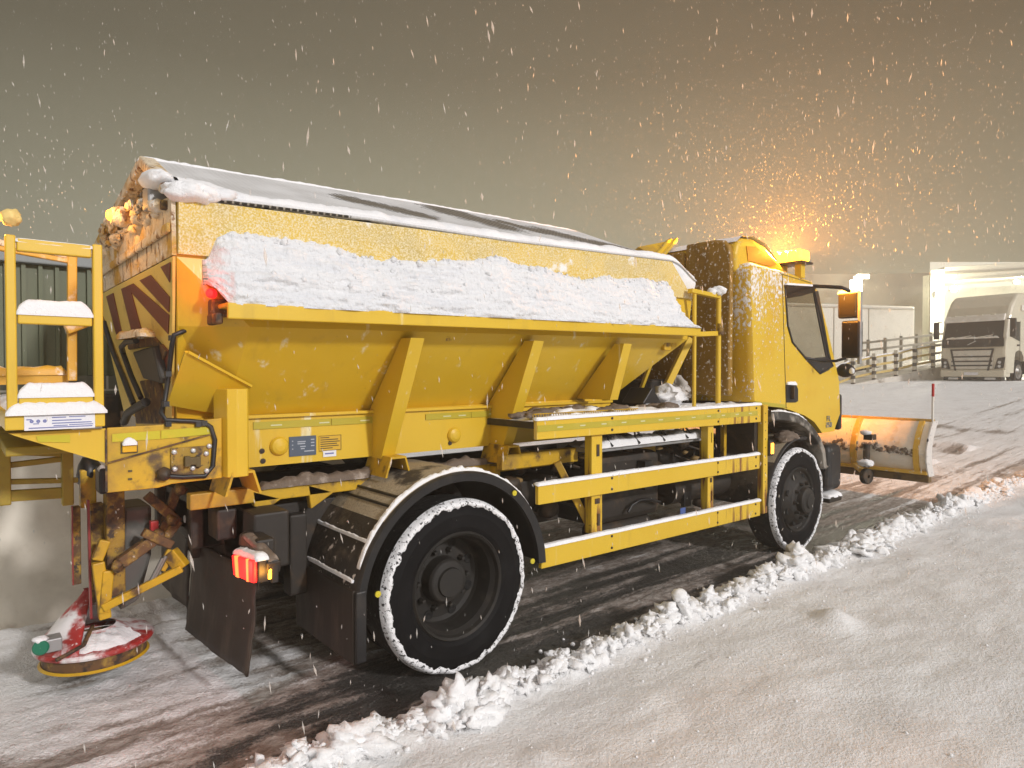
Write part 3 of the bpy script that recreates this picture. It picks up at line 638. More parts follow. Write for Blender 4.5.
# snow clinging round the tread edge
for wx in (RW, FWX):
    b = MB(); rnd = random.Random(int(wx*10))
    def ringf(u, v, wx=wx):
        a = 2*math.pi*u; k = nz(math.cos(a)*6, math.sin(a)*6, wx*3, 5); rag = .5+.5*nz(math.cos(a)*17, math.sin(a)*17, wx, 8)*1.6
        rin = .450-.018*k-.007*rag; c = math.pi*v
        r = lerp(rin, .487, v)+.004*math.sin(c); yy = -.012-.010*math.sin(c)*(.6+.8*rag)+.045*v*v
        return Vector((wx+r*math.cos(a), yy+(.006 if v == 0 else 0), RAD+r*math.sin(a)))
    b.grid(ringf, 480, 6)
    w = next(o for o in T.children if o.name.startswith('wheel') and (PLACE[o.name]-Vector((wx, 0, RAD))).length < .02)
    b.build('snow_rim', pm('snow_ring_%d' % int(wx), (.86, .86, .87), .75, layers=[((.6, .6, .6), 12., .55, .75), ((.03, .03, .03), 60., .56, .60)], bp=(70., .8, .01)), w)
# axles, chassis, subframe
b = MB().tube([(RW, .3, RAD), (RW, 2.1, RAD)], .11, 14).lump((RW, YC, RAD), .24, 2, .05).tube([(FWX, .3, RAD-.06), (FWX, 2.1, RAD-.06)], .07).tube([(RW, YC, RAD+.05), (4.6, YC, .72)], .06)
b.each('axle', CHAS, T)
b = MB()
for yy in (.78, 1.55): b.box((.95, yy, .74), (6.9, yy+.07, 1.0))
for xx in (1.0, 2.9, 4.4): b.box((xx, .85, .78), (xx+.12, 1.55, .96))
b.box((1.12, .45, .55), (1.20, 1.95, .985)).box((1.12, .30, .70), (1.30, .78, .985))
b.box((1.3, .62, .62), (1.75, .78, .96)).box((2.75, .5, .60), (3.4, .76, .92))
for xx in (1.45, 2.85): b.box((xx-.05, .55, .45), (xx+.05, .66, .9))
b.tube([(1.4, .6, .60), (2.9, .6, .60)], .05)       # leaf spring
b.build('chassis', CHAS, T, bevel=.012)
b = MB()
for yy in (.50, 1.84):
    b.box((.88, yy, 1.005), (4.55, yy+.07, 1.085))
for xx in (1.18, 1.48, 1.85, 2.75): b.prism([(xx, .50, 1.07), (xx+.16, .50, 1.01), (xx+.02, .50, .93)], (0, .05, 0)) if xx < 2 else b.box((xx, .44, .99), (xx+.05, .5, 1.06))
b.build('subframe', YELD, T, bevel=.006)
b = MB().cap([(1.22, .525, 1.083), (4.5, .525, 1.083)], .09, .035, 2., .03, .6); b.build('snow_layer', DIRTS, T)
for (xa, xb) in ((.985, 1.16), (1.85, 2.02), (2.72, 2.88)):     # hat brackets carrying the body
    z0, z1 = 1.09, 1.205; y0, y1 = .30, .56
    pr = [(xa, z0), (xa+.035, z1), (xb-.035, z1), (xb, z0), (xb-.012, z0), (xb-.043, z1-.012), (xa+.043, z1-.012), (xa+.012, z0)]
    b = MB().prism([(p, y0, q) for p, q in pr], (0, y1-y0, 0)); b.build('body_bracket', YELD, T)
# ------------------------------------------------------------------ hopper
xr0, xr1 = .757, .835
def zrail(x): return lerp(1.921, 1.968, (x-.914)/3.54)
def zeav(x): return interp([(.766, 2.452), (1.69, 2.487), (2.6, 2.497), (4.3, 2.553)], x)
def zrid(x): return interp([(.86, 2.889), (2.6, 2.933), (4.4, 2.955)], x)
EY, KY, VY, SY = .185, .20, .55, .515
VB = .64                      # the narrower chevron board closing the tail
LY, ZL = .155, 1.900          # where the side sheet meets the ledge
ZK, ZV, ZS = 2.20, 1.46, 1.195
rear = [(.757, EY, 2.452), (.757, KY, ZK), (.79, .325, ZL), (.835, VY, ZV), (.90, SY+.01, ZV-.005), (.90, SY+.01, ZS)]
midp = [(1.06, EY, 2.46), (1.06, KY, ZK), (1.06, LY, ZL), (1.06, VY, ZV), (1.06, SY+.01, ZV-.005), (1.06, SY+.01, ZS)]
front = [(4.30, EY, 2.553), (4.62, KY, ZK+.07), (4.50, LY, ZL+.05), (4.02, VY, ZV+.02), (3.9, SY+.01, ZV+.02), (3.9, SY+.01, ZS+.03)]
def M(p): return (p[0], mir(p[1]), p[2])
b = MB(); prof = lambda s: s+[M(p) for p in reversed(s)]
P0, PM, P1 = prof(rear), prof(midp), prof(front); n = len(P0)
b.add(P0+PM+P1, [(g*n+i, (g+1)*n+i, (g+1)*n+(i+1) % n, g*n+(i+1) % n) for g in (0, 1) for i in range(n)]+[tuple(range(n)), tuple(range(3*n-1, 2*n-1, -1))])
hop = b.build('hopper', YEL, T)
# upper side boards, dusted by the wind
for f in (lambda p: Vector(p), lambda p: Vector(M(p))):
    q = [f((.760, EY-.004, 2.449)), f((4.298, EY-.004, 2.550)), f((4.60, KY-.004, ZK+.085)), f((.760, KY-.004, ZK+.01))]
    nrm_ = Vector((0, -.02 if q[0].y < 1 else .02, 0)); MB().hexa(q, [p+nrm_ for p in q]).build('side_board', YELS, hop)
# ledge rail and the plate under it
for s in (0, 1):
    b = MB(); L0_, L1_ = .914, 4.457
    pr = [(-.0, 0.0), (-.0, .070), (.03, .074), (.26, .074), (.26, .052), (.022, .052), (.022, 0.0)]
    q0 = [(L0_, (y if not s else mir(y)), zrail(L0_)+z) for y, z in pr]; q1 = [(L1_, (y if not s else mir(y)), zrail(L1_)+z) for y, z in pr]
    nn = len(pr); fs = [(i, (i+1) % nn, nn+(i+1) % nn, nn+i) for i in range(nn)]+[tuple(range(nn-1, -1, -1)), tuple(range(nn, 2*nn))]
    b.add(q0+q1, fs); b.build('ledge', YEL, hop, bevel=.006)
# ribs: triangular gusset plate with a folded outer flange
def rib(xt, ytop, ztop, xb, yb, zb):
    b = MB(); w = .085
    dv = Vector((0, 0, 0))
    yw = lambda z: LY+(ZL-z)/(ZL-ZV)*(VY-LY) if z > ZV else SY+.01
    top, bot = Vector((xt, ytop, ztop)), Vector((xb, yb, zb))
    b.hexa([bot, bot+Vector((w, 0, 0)), bot+Vector((w, .012, 0)), bot+Vector((0, .012, 0))], [top, top+Vector((w, 0, 0)), top+Vector((w, .012, 0)), top+Vector((0, .012, 0))])
    zm = lerp(zb, ztop, .4)
    mid = top.lerp(bot, (ztop-max(ZV, zb))/(ztop-zb))
    pl = [top+Vector((0, .012, 0)), mid+Vector((0, .012, 0))]+([bot+Vector((0, .012, 0)), Vector((xb, SY+.005, zb))] if zb < ZV else [])+[Vector((mid.x, VY-.01, max(ZV, zb))), Vector((xt, yw(ztop)-.006, ztop))]
    b.prism(pl, (.012, 0, 0)).prism([p+Vector((w-.012, 0, 0)) for p in pl], (.012, 0, 0))
    b.build('rib', YEL, hop)
for (t, bo, yy) in (((411, 337), (381, 459), .07), ((534, 340), (503, 446), .07), ((624, 343), (610, 400), .07)):
    a = PY(*t, yy); c = PX(*bo, a.x); rib(a.x, a.y, a.z-.004, a.x, c.y, c.z)
# lower skirt with reflective tape, plate, notices, rubber buffers
b = MB().box((1.02, SY-.006, ZS-.004), (3.98, SY+.004, ZV-.012)).box((1.02, SY-.03, ZV-.012), (3.98, SY+.03, ZV+.004)); sk = b.build('side_skirt', YEL, T)
ys_ = SY-.009
def strip(name, x0, x1, z0, z1, y, mat, par, th=.003): return MB().box((x0, y, z0), (x1, y-th, z1)).build(name, mat, par)
for (x0, x1) in ((1.19, 1.62), (1.624, 2.05), (2.25, 2.60), (2.604, 2.98)): strip('reflective_tape', x0, x1, 1.388, 1.426, ys_, TAPE, sk)
for xm in (1.28, 1.55, 1.80, 2.38, 2.5, 2.75, 2.9): strip('tape_mark', xm, xm+.06, 1.402, 1.409, ys_-.0035, TAPEM, sk, .001)
for px, py in ((279, 446), (454, 435)):
    c = PY(px, py, ys_); MB().lathe(c, (0, -1, 0), [(.05, -.004), (.05, .008), (.042, .02), (.025, .028), (.001, .031)], 24).build('rubber_buffer', YEL, sk)
for px, py in ((262, 451), (263, 461), (450, 443)):
    c = PY(px, py, ys_); MB().lathe(c, (0, -1, 0), [(.014, 0), (.014, .004), (.001, .005)], 12).build('drain_plug', BROWN, sk)
a, c = PY(289, 437, ys_), PY(316, 454.5, ys_); pl_ = strip('data_plate', a.x, c.x, c.z, a.z, ys_, PLATE, sk)
W_, H_ = c.x-a.x, a.z-c.z; b = MB()
for u0, u1, v in ((.30, .60, .70), (.30, .58, .60), (.40, .60, .45), (.42, .56, .34), (.55, .92, .20), (.80, .93, .78), (.80, .93, .62), (.80, .93, .46), (.10, .14, .75), (.10, .14, .55), (.10, .14, .35)):
    b.box((a.x+u0*W_, ys_-.0032, c.z+v*H_), (a.x+u1*W_, ys_-.0042, c.z+(v+.05)*H_))
b.build('print', PLATEI, sk)
a, c = PY(319, 436, ys_), PY(341, 449.5, ys_); W_, H_ = c.x-a.x, a.z-c.z; nt_ = strip('notice', a.x, c.x, c.z, a.z, ys_, pm('notice_yellow', (.66, .40, .03), .5), sk)
b = MB()
for k, u1 in enumerate((.45, .85, .93, .80, .88, .60)): b.box((a.x+.05*W_, ys_-.0032, a.z-(.10+.14*k)*H_), (a.x+u1*W_, ys_-.0042, a.z-(.16+.14*k)*H_))
for q0, q1 in (((0, 0), (1, .03)), ((0, .97), (1, 1)), ((.975, 0), (1, 1))): b.box((a.x+q0[0]*W_, ys_-.0032, c.z+q0[1]*H_), (a.x+q1[0]*W_, ys_-.0042, c.z+q1[1]*H_))
b.build('print', DINK, sk)
a, c = PY(323, 451, ys_), PY(336, 456, ys_); lb = strip('small_label', a.x, c.x, c.z, a.z, ys_, WHITE, sk); MB().box((a.x+.01, ys_-.0032, a.z-.012), (c.x-.015, ys_-.0042, a.z-.02)).build('print', INK, sk)
# snow slab on the ledge
ztop = [(PY(px, py, EY).x, PY(px, py, EY).z) for px, py in ((207, 262), (216, 236), (244, 231), (279, 239), (314, 242), (346, 252), (361, 257), (404, 261), (452, 260), (502, 257), (517, 264), (540, 268), (580, 280), (599, 277), (640, 279), (661, 281), (676, 288))]
def slabf(u, v):
    x = lerp(.86, 4.50, u); zb = zrail(x)+.062; zt_ = interp(ztop, x)+.018*nz(x*5, 2.)+.012*nz(x*19, 5.)+.006*nz(x*55, 3.)
    zt_ = lerp(zt_, zb+.05, sstep(4.22, 4.45, x)); st = 1-.6*sstep(.985, .86, x) if x < .985 else 1
    zt_ = max(zt_, zb+.04)
    z = lerp(zb, zt_, v); full = EY-.03
    y = lerp(-.004, full, v**1.25)+.020*nz(x*2.2, z*9, 1., 5)+.020*nz(x*7, z*30, 6., 5)*(.5+abs(nz(x*1.7, z*4, 9.)))+.007*nz(x*34, z*40, 2., 3)-.030*max(0, nz(x*3.1, z*13, 12., 3)-.22)
    y -= .016*math.sin(math.pi*min(1, v*1.1))*(1-v*.4)+.020*math.exp(-((v-.42-.08*nz(x*2, 3.))/.05)**2)*nz(x*4, 8.)
    edge = clamp(min((x-.86)/.09, (4.50-x)/.05)); y = lerp(full+.02, y, edge**.5)
    if u in (0, 1) or v == 1: y = KY+.02
    if v == 0: y = max(y, -.012)
    if x < .93: z += (.93-x)*1.6*(1-v)*(1+.5*nz(z*40, 1.)); z = min(z, zt_+.01)
    return Vector((x, y, z))
b = MB().grid(slabf, 560, 56)
rnd = random.Random(41)
for k in range(260):
    xx = rnd.uniform(.95, 4.3); q = slabf((xx-.86)/3.64, rnd.choice((rnd.uniform(.9, .99), rnd.uniform(.3, .95)))); b.lump(q+Vector((0, .004, 0)), rnd.uniform(.004, .016)*(1.4 if rnd.random() < .1 else 1), 1, .6, 1.7, k)
b.build('snow_slab', SLABM, T)
b = MB().grid(lambda u, v: (lambda p: Vector((p.x, mir(p.y), p.z)))(slabf(u, v)), 120, 12); b.build('snow_slab', PACK, T)
# roof: mesh cover under snow, on a gable
def roofpt(x, t, s=0):
    y = lerp(EY-.03, YC, t); z = lerp(zeav(x)+.005, zrid(x), t)+.012*math.sin(t*math.pi)*(-1)
    f = sstep(4.25, 4.62, x); z = lerp(z, z-.30*(x-4.25)-.02, f)
    return Vector((x, y if not s else mir(y), z))
def onroof(px, py):     # picture point met with the roof plane
    o = Vector(roofpt(2.5, 0)); ax = roofpt(3.5, .5)-roofpt(1.5, .5); ay = roofpt(2.5, 1)-roofpt(2.5, 0); p = PP(px, py, o, ax.cross(ay)); return p.x, (p.y-EY+.03)/(YC-EY+.03)
patch = []
for pts_, w in ((((205, 198), (250, 204), (300, 211), (345, 218)), .05), (((225, 200), (290, 207)), .06), (((352, 199), (385, 206), (420, 214)), .17), (((448, 211), (475, 218), (497, 224)), .26), (((505, 222), (540, 231)), .14), (((552, 232), (585, 240), (612, 246)), .26)):
    patch.append(([onroof(*p) for p in pts_], w))
def bare(x, t):
    m = 0
    for pts_, w in patch:
        for (ax_, at_), (bx_, bt_) in zip(pts_, pts_[1:]):
            d = Vector((bx_-ax_, (bt_-at_)*1.2)); q = Vector((x-ax_, (t-at_)*1.2)); f = clamp(q.dot(d)/max(1e-6, d.dot(d))); m = max(m, math.exp(-((q-d*f).length/w)**2))
    return m
NU, NV = 220, 40
for s in (0, 1):
    b = MB(); b.grid(lambda u, v: roofpt(lerp(.855-.10*(1-v), 4.62, u), v, s), NU, NV)
    at = [bare(lerp(.855-.10*(1-j/NV), 4.62, i/NU), j/NV) if not s else .1 for j in range(NV+1) for i in range(NU+1)]
    b.build('roof_cover', ROOFM, T, attrs={'bare': at}, solid=.012)
b = MB().prism([(4.62, EY, roofpt(4.62, 0).z-.01), (4.62, YC, roofpt(4.62, 1).z-.01), (4.62, mir(EY), roofpt(4.62, 0).z-.01), (4.62, mir(KY), ZK+.06), (4.62, KY, ZK+.06)], (-.02, 0, 0)); b.build('front_board', YELS, hop)
# snow along the eave, hanging in uneven folds
b = MB()
eav = [onroof(px, py) for px, py in ((182, 196), (215, 206), (250, 209), (300, 216), (345, 222), (367, 225), (420, 231), (470, 240), (500, 246), (520, 247), (545, 250), (575, 262), (590, 265), (610, 257), (640, 259), (668, 262))]
def eavf(u, v):
    x = lerp(.78, 4.62, u); p = roofpt(x, .015); w = .055+.03*nz(x*1.5, 4.)+.012*nz(x*8, 2.)+.10*math.exp(-((x-.85)/.16)**2); a = math.pi*v
    dip = .12*math.exp(-((x-3.35)/.22)**2)+.03*math.exp(-((x-2.5)/.2)**2)+.10*sstep(4.1, 4.4, x)+.05*math.exp(-((x-.85)/.12)**2)
    h = (.034+.014*nz(x*5, 1.)+.03*math.exp(-((x-.85)/.14)**2))*math.sin(a)
    q = roofpt(x, .015).lerp(roofpt(x, .015+w*2.0), v); q.z += h+.004*nz(x*30, v*4); q.y -= .02*(1-v)
    if v < .2: q.z -= (dip+.02*nz(x*4, 9.)*.8)*(1-v/.2)
    if v == 0: q.y += .035; q.z -= .012
    return q
b.grid(eavf, 320, 10)
for xx, tt, rr in ((.80, .03, .075), (.87, .05, .07), (.79, .10, .06), (.96, .05, .055)): b.lump(roofpt(xx, tt)+Vector((0, -.01, .01)), rr, 3, .35, 1.8, xx*30, (1.2, 1., .62))
b.build('snow_layer', SNOW, T)
b = MB().cap([roofpt(.80, 1)+Vector((0, 0, -.006)), roofpt(2.6, 1)+Vector((0, 0, -.006)), roofpt(4.25, 1)+Vector((0, 0, -.006)), roofpt(4.6, 1)], .07, .014, 5., .03, .5); b.build('snow_layer', SNOW, T)
# open hatch lid at the front of the roof
a, c, d, e_ = PY(640, 247, 1.35), PY(668, 243, .80), PY(678, 239.5, .80), PY(661, 258, .85)
q = [Vector((4.30, 1.35, 2.89)), a, c, e_]
pA, pB = PY(638, 247, .95), PY(676, 239.5, .95); pC = PY(660, 259, .75)
b = MB().prism([pA, pB, pC], (.0, .05, -.03)); ht = b.build('hatch_lid', YELD, T)
b = MB().bar(pB, pC, .035, .03).cap([pB.lerp(pC, .06)+Vector((-.03, .03, .0)), pC+Vector((-.03, .03, 0))], .05, .04, 1.); b.build('lid_edge', YEL, ht, bevel=.004)
# ------------------------------------------------------------------ rear plate with chevrons
on, nn_ = Vector((.757, YC, ZK)), Vector((1, 0, (xr1-xr0)/(ZK-ZV))).normalized()
def RP(px, py, off=0.): return PP(px, py, on-nn_*off, nn_)
zc = ZK
yl = lambda z: KY+(ZK-z)/(ZK-ZV)*(VB-KY)
def rp(y, z, off=0.): return Vector((xr0+(ZK-z)*(xr1-xr0)/(ZK-ZV), y, z))-nn_*off
b = MB().prism([rp(KY-.005, 2.20, .004), rp(mir(KY)+.005, 2.20, .004), rp(mir(VB-.05), 1.44, .004), rp(VB-.05, 1.44, .004)], -nn_*.012); rpn = b.build('chevron_board', CHY, T)
b = MB()
for poly in (((126.5, 286.5), (133.5, 283.5), (169.5, 315), (168.5, 334)), ((140, 280.5), (151, 275), (172.5, 296), (171, 312)), ((121.5, 288.8), (126, 287), (131, 290), (143, 334), (133, 336)), ((106.5, 296.5), (113.5, 293), (123, 337), (116.5, 334)), ((161, 267), (174, 260.5), (173.5, 281)), ((171, 350), (169.5, 372), (160, 352), (163, 344))):
    pts_ = [RP(px, py, .018) for px, py in poly]
    pts_ = [Vector((p.x, clamp(p.y, yl(p.z)+.02, mir(yl(p.z))-.02), p.z)) for p in pts_]
    b.prism(pts_, -nn_*.003)
b.each('chevron_stripe', REDBR, rpn)
# snow crusted upper board with open gable
b = MB().prism([(.757, KY-.004, ZK+.004), (.757, mir(KY)+.004, ZK+.004), (.752, mir(EY), 2.45), (.752, EY, 2.45)], (-.018, 0, 0)); ub = b.build('upper_rear_board', CRUST, T)
b = MB()
zg, zp = 2.47, 2.872
for s in (0, 1):
    e0 = Vector((.755, EY+.10 if not s else mir(EY+.10), 2.515)); pk = Vector((.845, YC, zp)); b.bar(e0, pk, .06, .085, (1, 0, 0))
b.each('gable_beam', CRUST, ub, bevel=.012)
b = MB().prism([(.90, EY+.02, 2.46), (.90, mir(EY)-.02, 2.46), (.90, YC, 2.86)], (.02, 0, 0)); b.build('gable_shade_sheet', pm('hopper_inside_shade', (.02, .014, .008), .8), ub)  # near-black sheet stands in for the shade inside the open gable
b = MB(); rnd = random.Random(3)
for k in range(60):
    y = rnd.uniform(.25, 2.1); z = 2.455+rnd.gauss(0, .03); b.lump((.74+rnd.uniform(-.02, .05), y, z), rnd.uniform(.02, .05), 2, .35, 2., k, (1, 1.3, .8))
tag(b.build('snow_clumps', CRUST, ub), kind='stuff')
b = MB().box((.733, EY, 2.30), (.715, mir(EY), 2.345)); b.build('rib', CRUST, ub, bevel=.01)
# snow capped work lamp hanging in the gable
c = PX(150, 198, .70)
wl = MB().box((.68, c.y-.06, c.z-.055), (.78, c.y+.06, c.z+.05)).box((.77, c.y-.02, c.z-.02), (.86, c.y+.02, c.z+.02)).build('work_lamp', GREY, T, bevel=.008)
MB().lump((.72, c.y-.05, c.z+.072), .10, 3, .25, 1.7, 4., (.7, 1.35, .42)).build('snow_layer', SNOW, wl)
b = MB()
for px, py in ((139, 202), (163, 205)): p = PX(px, py, .72); b.box((.71, p.y-.02, p.z-.02), (.75, p.y+.02, p.z+.02))
b.each('lamp_bracket', BROWN, T, bevel=.006)
# amber beacon on the board
p = PX(122, 217, .68); bc = MB().lathe((p.x+.04, p.y, p.z), (-1, 0, 0), [(.055, 0), (.055, .05), (.04, .09), (.001, .10)], 18).build('rear_beacon', CRUST, T)
MB().lump((p.x-.055, p.y-.01, p.z), .030, 2, .05, 1, 0, (.7, 1.0, 1.0)).build('lens', AMBER, bc)
b = MB(); rnd = random.Random(9)
for px, py, r in ((112, 226, .05), (105, 240, .04), (130, 206, .035), (137, 210, .03), (104, 231, .045), (117, 238, .03), (108, 222, .03), (141, 203, .025), (112, 216, .03), (128, 214, .03)):
    q = PX(px, py, .71); b.lump(q, r, 3, .7, 2.2, r*100+px, (.6, 1.5, .8))
tag(b.build('snow_clumps', CRUST, bc), kind='stuff')
lt = bpy.data.lights.new('beacon_light', 'POINT'); lt.energy = 4.5; lt.color = (1., .42, .06); lt.shadow_soft_size = .03
lo = bpy.data.objects.new('beacon_light', lt); COL.objects.link(lo); lo.parent = bc; lo.location = Vector((p.x-.14, p.y-.04, p.z+.02))-PLACE[bc.name]
# conveyor motor, hoses and frame on the lower rear plate
b = MB()
q = [RP(132, 352, .06), RP(152, 346, .06), RP(161, 384, .06), RP(143, 379, .06)]; b.prism(q, nn_*.05)
b.build('motor_cover', pm('motor_dark', (.030, .028, .024), .5), T, bevel=.01)
b = MB()
q = [RP(126, 340, .03), RP(150, 334, .03), RP(166, 352, .03), RP(160, 366, .03), RP(152, 346, .03), RP(128, 350, .03)]; b.prism(q, nn_*.02)
q = [RP(139, 381, .03), RP(158, 378, .03), RP(163, 400, .03), RP(161, 424, .03), RP(136, 424, .03), RP(134, 411, .03), RP(146, 402, .03)]; b.prism(q, nn_*.02)
b.each('conveyor_frame', BROWN, T, bevel=.008)
b = MB().cap([RP(123, 338, .08), RP(148, 334, .08)], .07, .03, 7.); b.build('snow_layer', CRUST, T)
b = MB().tube([RP(104, 322, .06), RP(113, 352, .06), RP(123, 377, .06), RP(134, 404, .06)], .014).tube([RP(123, 352, .07), RP(121.5, 347, .09), RP(126, 342, .10), RP(136, 341, .10)], .014).tube([RP(122, 350, .07), RP(131, 375, .07), RP(141, 398, .07)], .014)
b.tube([RP(146, 402, .09), RP(137, 407, .1), RP(128, 413, .1), RP(124, 422, .1)], .022); b.each('hose', BLK, T)
b = MB().bar(RP(101, 315, .02), RP(137, 410, .02), .05, .03, (1, 0, 0)); b.build('board_edge', RUST, T)
# cable down the hopper corner
def CB(px, py, y): return PY(px, py, y)
b = MB().tube([CB(208, 326, .36), CB(200, 330, .36), CB(185, 330.5, .33), CB(174, 335, .31), CB(172, 345, .33), CB(169, 372, .38), CB(165, 400, .40), CB(161, 413, .36), CB(166, 420, .335), CB(190, 421, .335), CB(203, 422, .335), CB(211, 427, .335), CB(215, 440, .335), CB(213, 466, .335), CB(205, 476, .335), CB(182, 477, .335), CB(166, 476, .335)], .011, 8)
for px, py in ((168, 374), (172, 338), (166, 404), (168, 424), (198, 424), (204, 423)):
    c = CB(px, py, .335); b.box((c.x-.012, c.y-.014, c.z-.012), (c.x+.012, c.y+.02, c.z+.012))
b.build('cable', BLK, T)
# red marker lamp at the hopper corner
c = CB(209, 293, .12); rm = MB().lathe(c+Vector((.02, .02, 0)), (-.6, -.8, 0), [(.022, 0), (.022, .022), (.016, .034), (.001, .038)], 16).build('marker_lamp', REDG, T)
MB().box((c.x+.02, c.y+.02, c.z-.10), (c.x+.10, c.y+.10, c.z-.02)).box((.88, .06, zrail(.9)-.02), (.914, .20, zrail(.9)+.03)).each('lamp_bracket', BROWN, rm, bevel=.01)
lt = bpy.data.lights.new('marker_glow', 'POINT'); lt.energy = .8; lt.color = (1., .05, .03); lt.shadow_soft_size = .02
lo = bpy.data.objects.new('marker_glow', lt); COL.objects.link(lo); lo.parent = rm; lo.location = c+Vector((-.09, -.03, .0))-PLACE[rm.name]
# gusset plate and post at the rear corner
vn = Vector((0, -(ZL-ZV), -(VY-LY))).normalized(); vo = Vector((1, LY, ZL))+vn*.02
CV = lambda px, py: PP(px, py, vo, vn)
q = [CV(185, 352.5), CV(190, 352.5), CV(251, 386), CV(251, 415), CV(222, 415), CV(167, 405)]
b = MB().prism(q, -vn*.012); b.bar(CV(188, 352.4), CV(251, 386.2), .016, .012); b.build('corner_gusset', YEL, T)
b = MB(); a, c = CB(225, 389, .30), CB(250, 476, .30)
pr = [(a.x-.02, .42), (a.x+.012, .31), (a.x+.05, .295), (c.x-.01, .30), (c.x, .315), (c.x, .42)]
b.prism([(p_, y_, c.z) for p_, y_ in pr], (0, 0, a.z-c.z)); b.build('corner_post', YEL, T, bevel=.004)
# ------------------------------------------------------------------ rear side plate, step platform, ladder
yp = .345
q = [CB(107, 428, yp), CB(160, 425, yp), CB(222, 418, yp), CB(222, 478, yp), CB(172, 484, yp), CB(158, 488, yp), CB(107, 493, yp)]
b = MB().prism(q, (0, .02, 0)); sp = b.build('rear_side_plate', YELD, T, bevel=.004)
q = [CB(8, 433.5, yp), CB(105.5, 428.5, yp), CB(105.5, 463, yp), CB(20, 437.5, yp)]; MB().prism(q, (0, .02, 0)).build('gusset', YEL, sp)
b = MB().bar(CB(106, 463.5, yp-.006), CB(215, 433, yp-.006), .012, .006); b.bar(CB(106, 430, yp-.004), CB(106.5, 492, yp-.004), .008, .008); b.each('weld_seam', BROWN, sp)
TAPE2 = pm('worn_yellow_tape', (.55, .47, .02), .35, layers=[(Y0, 9., .55, .75)])
for q in ([(36, 436), (70, 434.5), (70, 442.5), (38, 442)], [(112, 434), (160, 430.5), (160, 439), (112, 442)], [(161, 430.4), (212, 426), (212, 434), (161, 438.9)]):
    MB().prism([CB(px, py, yp-.002) for px, py in q], (0, -.003, 0)).build('reflective_tape', TAPE2, sp)
a, c = CB(122, 443.5, yp-.004), CB(136.5, 451.5, yp-.004); rf = MB().box((a.x, yp-.001, c.z), (c.x, yp-.014, a.z)).build('side_reflector', REFL, sp, bevel=.003)
MB().box((a.x-.005, yp-.001, c.z-.005), (c.x+.005, yp-.006, a.z+.005)).build('reflector_frame', DINK, sp); MB().cap([(a.x, yp-.012, a.z+.004), (c.x, yp-.012, a.z+.004)], .03, .022, 4., .008, .2).build('snow_layer', SNOW, sp)
b = MB()
for px, py in ((130, 471), (130, 479)): c = CB(px, py, yp-.001); b.box((c.x-.008, yp-.006, c.z-.004), (c.x+.008, yp, c.z+.004))
b.each('slot', DINK, sp)
a, c = CB(170, 448, yp), CB(209, 474, yp); b = MB().box((a.x, yp-.010, c.z), (c.x, yp-.001, a.z)); cp = b.build('valve_plate', RUST, sp, bevel=.003)
b = MB()
for px, py in ((174, 452), (193, 450.5), (206, 453.5), (174.5, 469), (192.5, 468), (206.5, 470.5), (209, 446)):
    c = CB(px, py, yp-.01); b.lathe(c, (0, -1, 0), [(.012, 0), (.012, .008), (.008, .012), (.001, .013)], 10)
b.each('bolt', CHROME, sp)
b = MB()
for x0, y0, x1, y1 in ((183, 456, 189, 466), (194, 456, 199, 466), (188, 457, 195, 464)): a, c = CB(x0, y0, yp), CB(x1, y1, yp); b.box((a.x, yp-.035, c.z), (c.x, yp-.011, a.z))
b.each('valve_block', DINK, sp, bevel=.003)
c = CB(164, 474, yp-.02); MB().lump(c, .032, 2, .35, 3., 2.).build('grease_cap', CHAS, sp)
# platform
b = MB().box((.157, .30, 1.455), (.494, .345, 1.528)).box((.157, 2.05, 1.455), (.494, 2.10, 1.528)).box((.157, .345, 1.495), (.494, 2.05, 1.52)).box((.15, .30, 1.455), (.165, 2.10, 1.53)); pf = b.build('step_platform', YEL, T, bevel=.005)
b = MB()
b.cap([(.152, .325, 1.526), (.50, .325, 1.526)], .09, .042, 6., .012, .25)
b.grid(lambda u, v: Vector((lerp(.16, .49, u), lerp(.36, 2.0, v), 1.522+.035*(clamp(6*min(u, 1-u)))**.5*(1+.4*nz(u*4, v*9)))), 14, 60); b.build('snow_layer', SNOW, pf)
a, c = CB(24, 413.5, .298), CB(95, 427.5, .298); W_, H_ = c.x-a.x, a.z-c.z; lb = MB().box((a.x, .2985, c.z), (c.x, .2955, a.z)).build('instruction_label', WHITE, pf)
b = MB()
for u0, u1, v, h in ((.02, .36, .90, .04), (.40, .62, .86, .08), (.65, .98, .90, .04), (.38, .58, .68, .06), (.62, .86, .70, .05), (.38, .80, .50, .06), (.38, .95, .34, .06), (.40, .60, .20, .05), (.06, .96, .10, .06), (.62, .97, .22, .05), (.03, .10, .60, .06), (.12, .20, .35, .05)):
    b.box((a.x+u0*W_, .2953, c.z+v*H_), (a.x+u1*W_, .2943, c.z+(v+h)*H_))
for u in (.10, .19, .28): b.lathe((a.x+u*W_, .2954, c.z+.52*H_), (0, -1, 0), [(.007, 0), (.007, .001), (.001, .0012)], 10)
b.build('print', INK, pf)
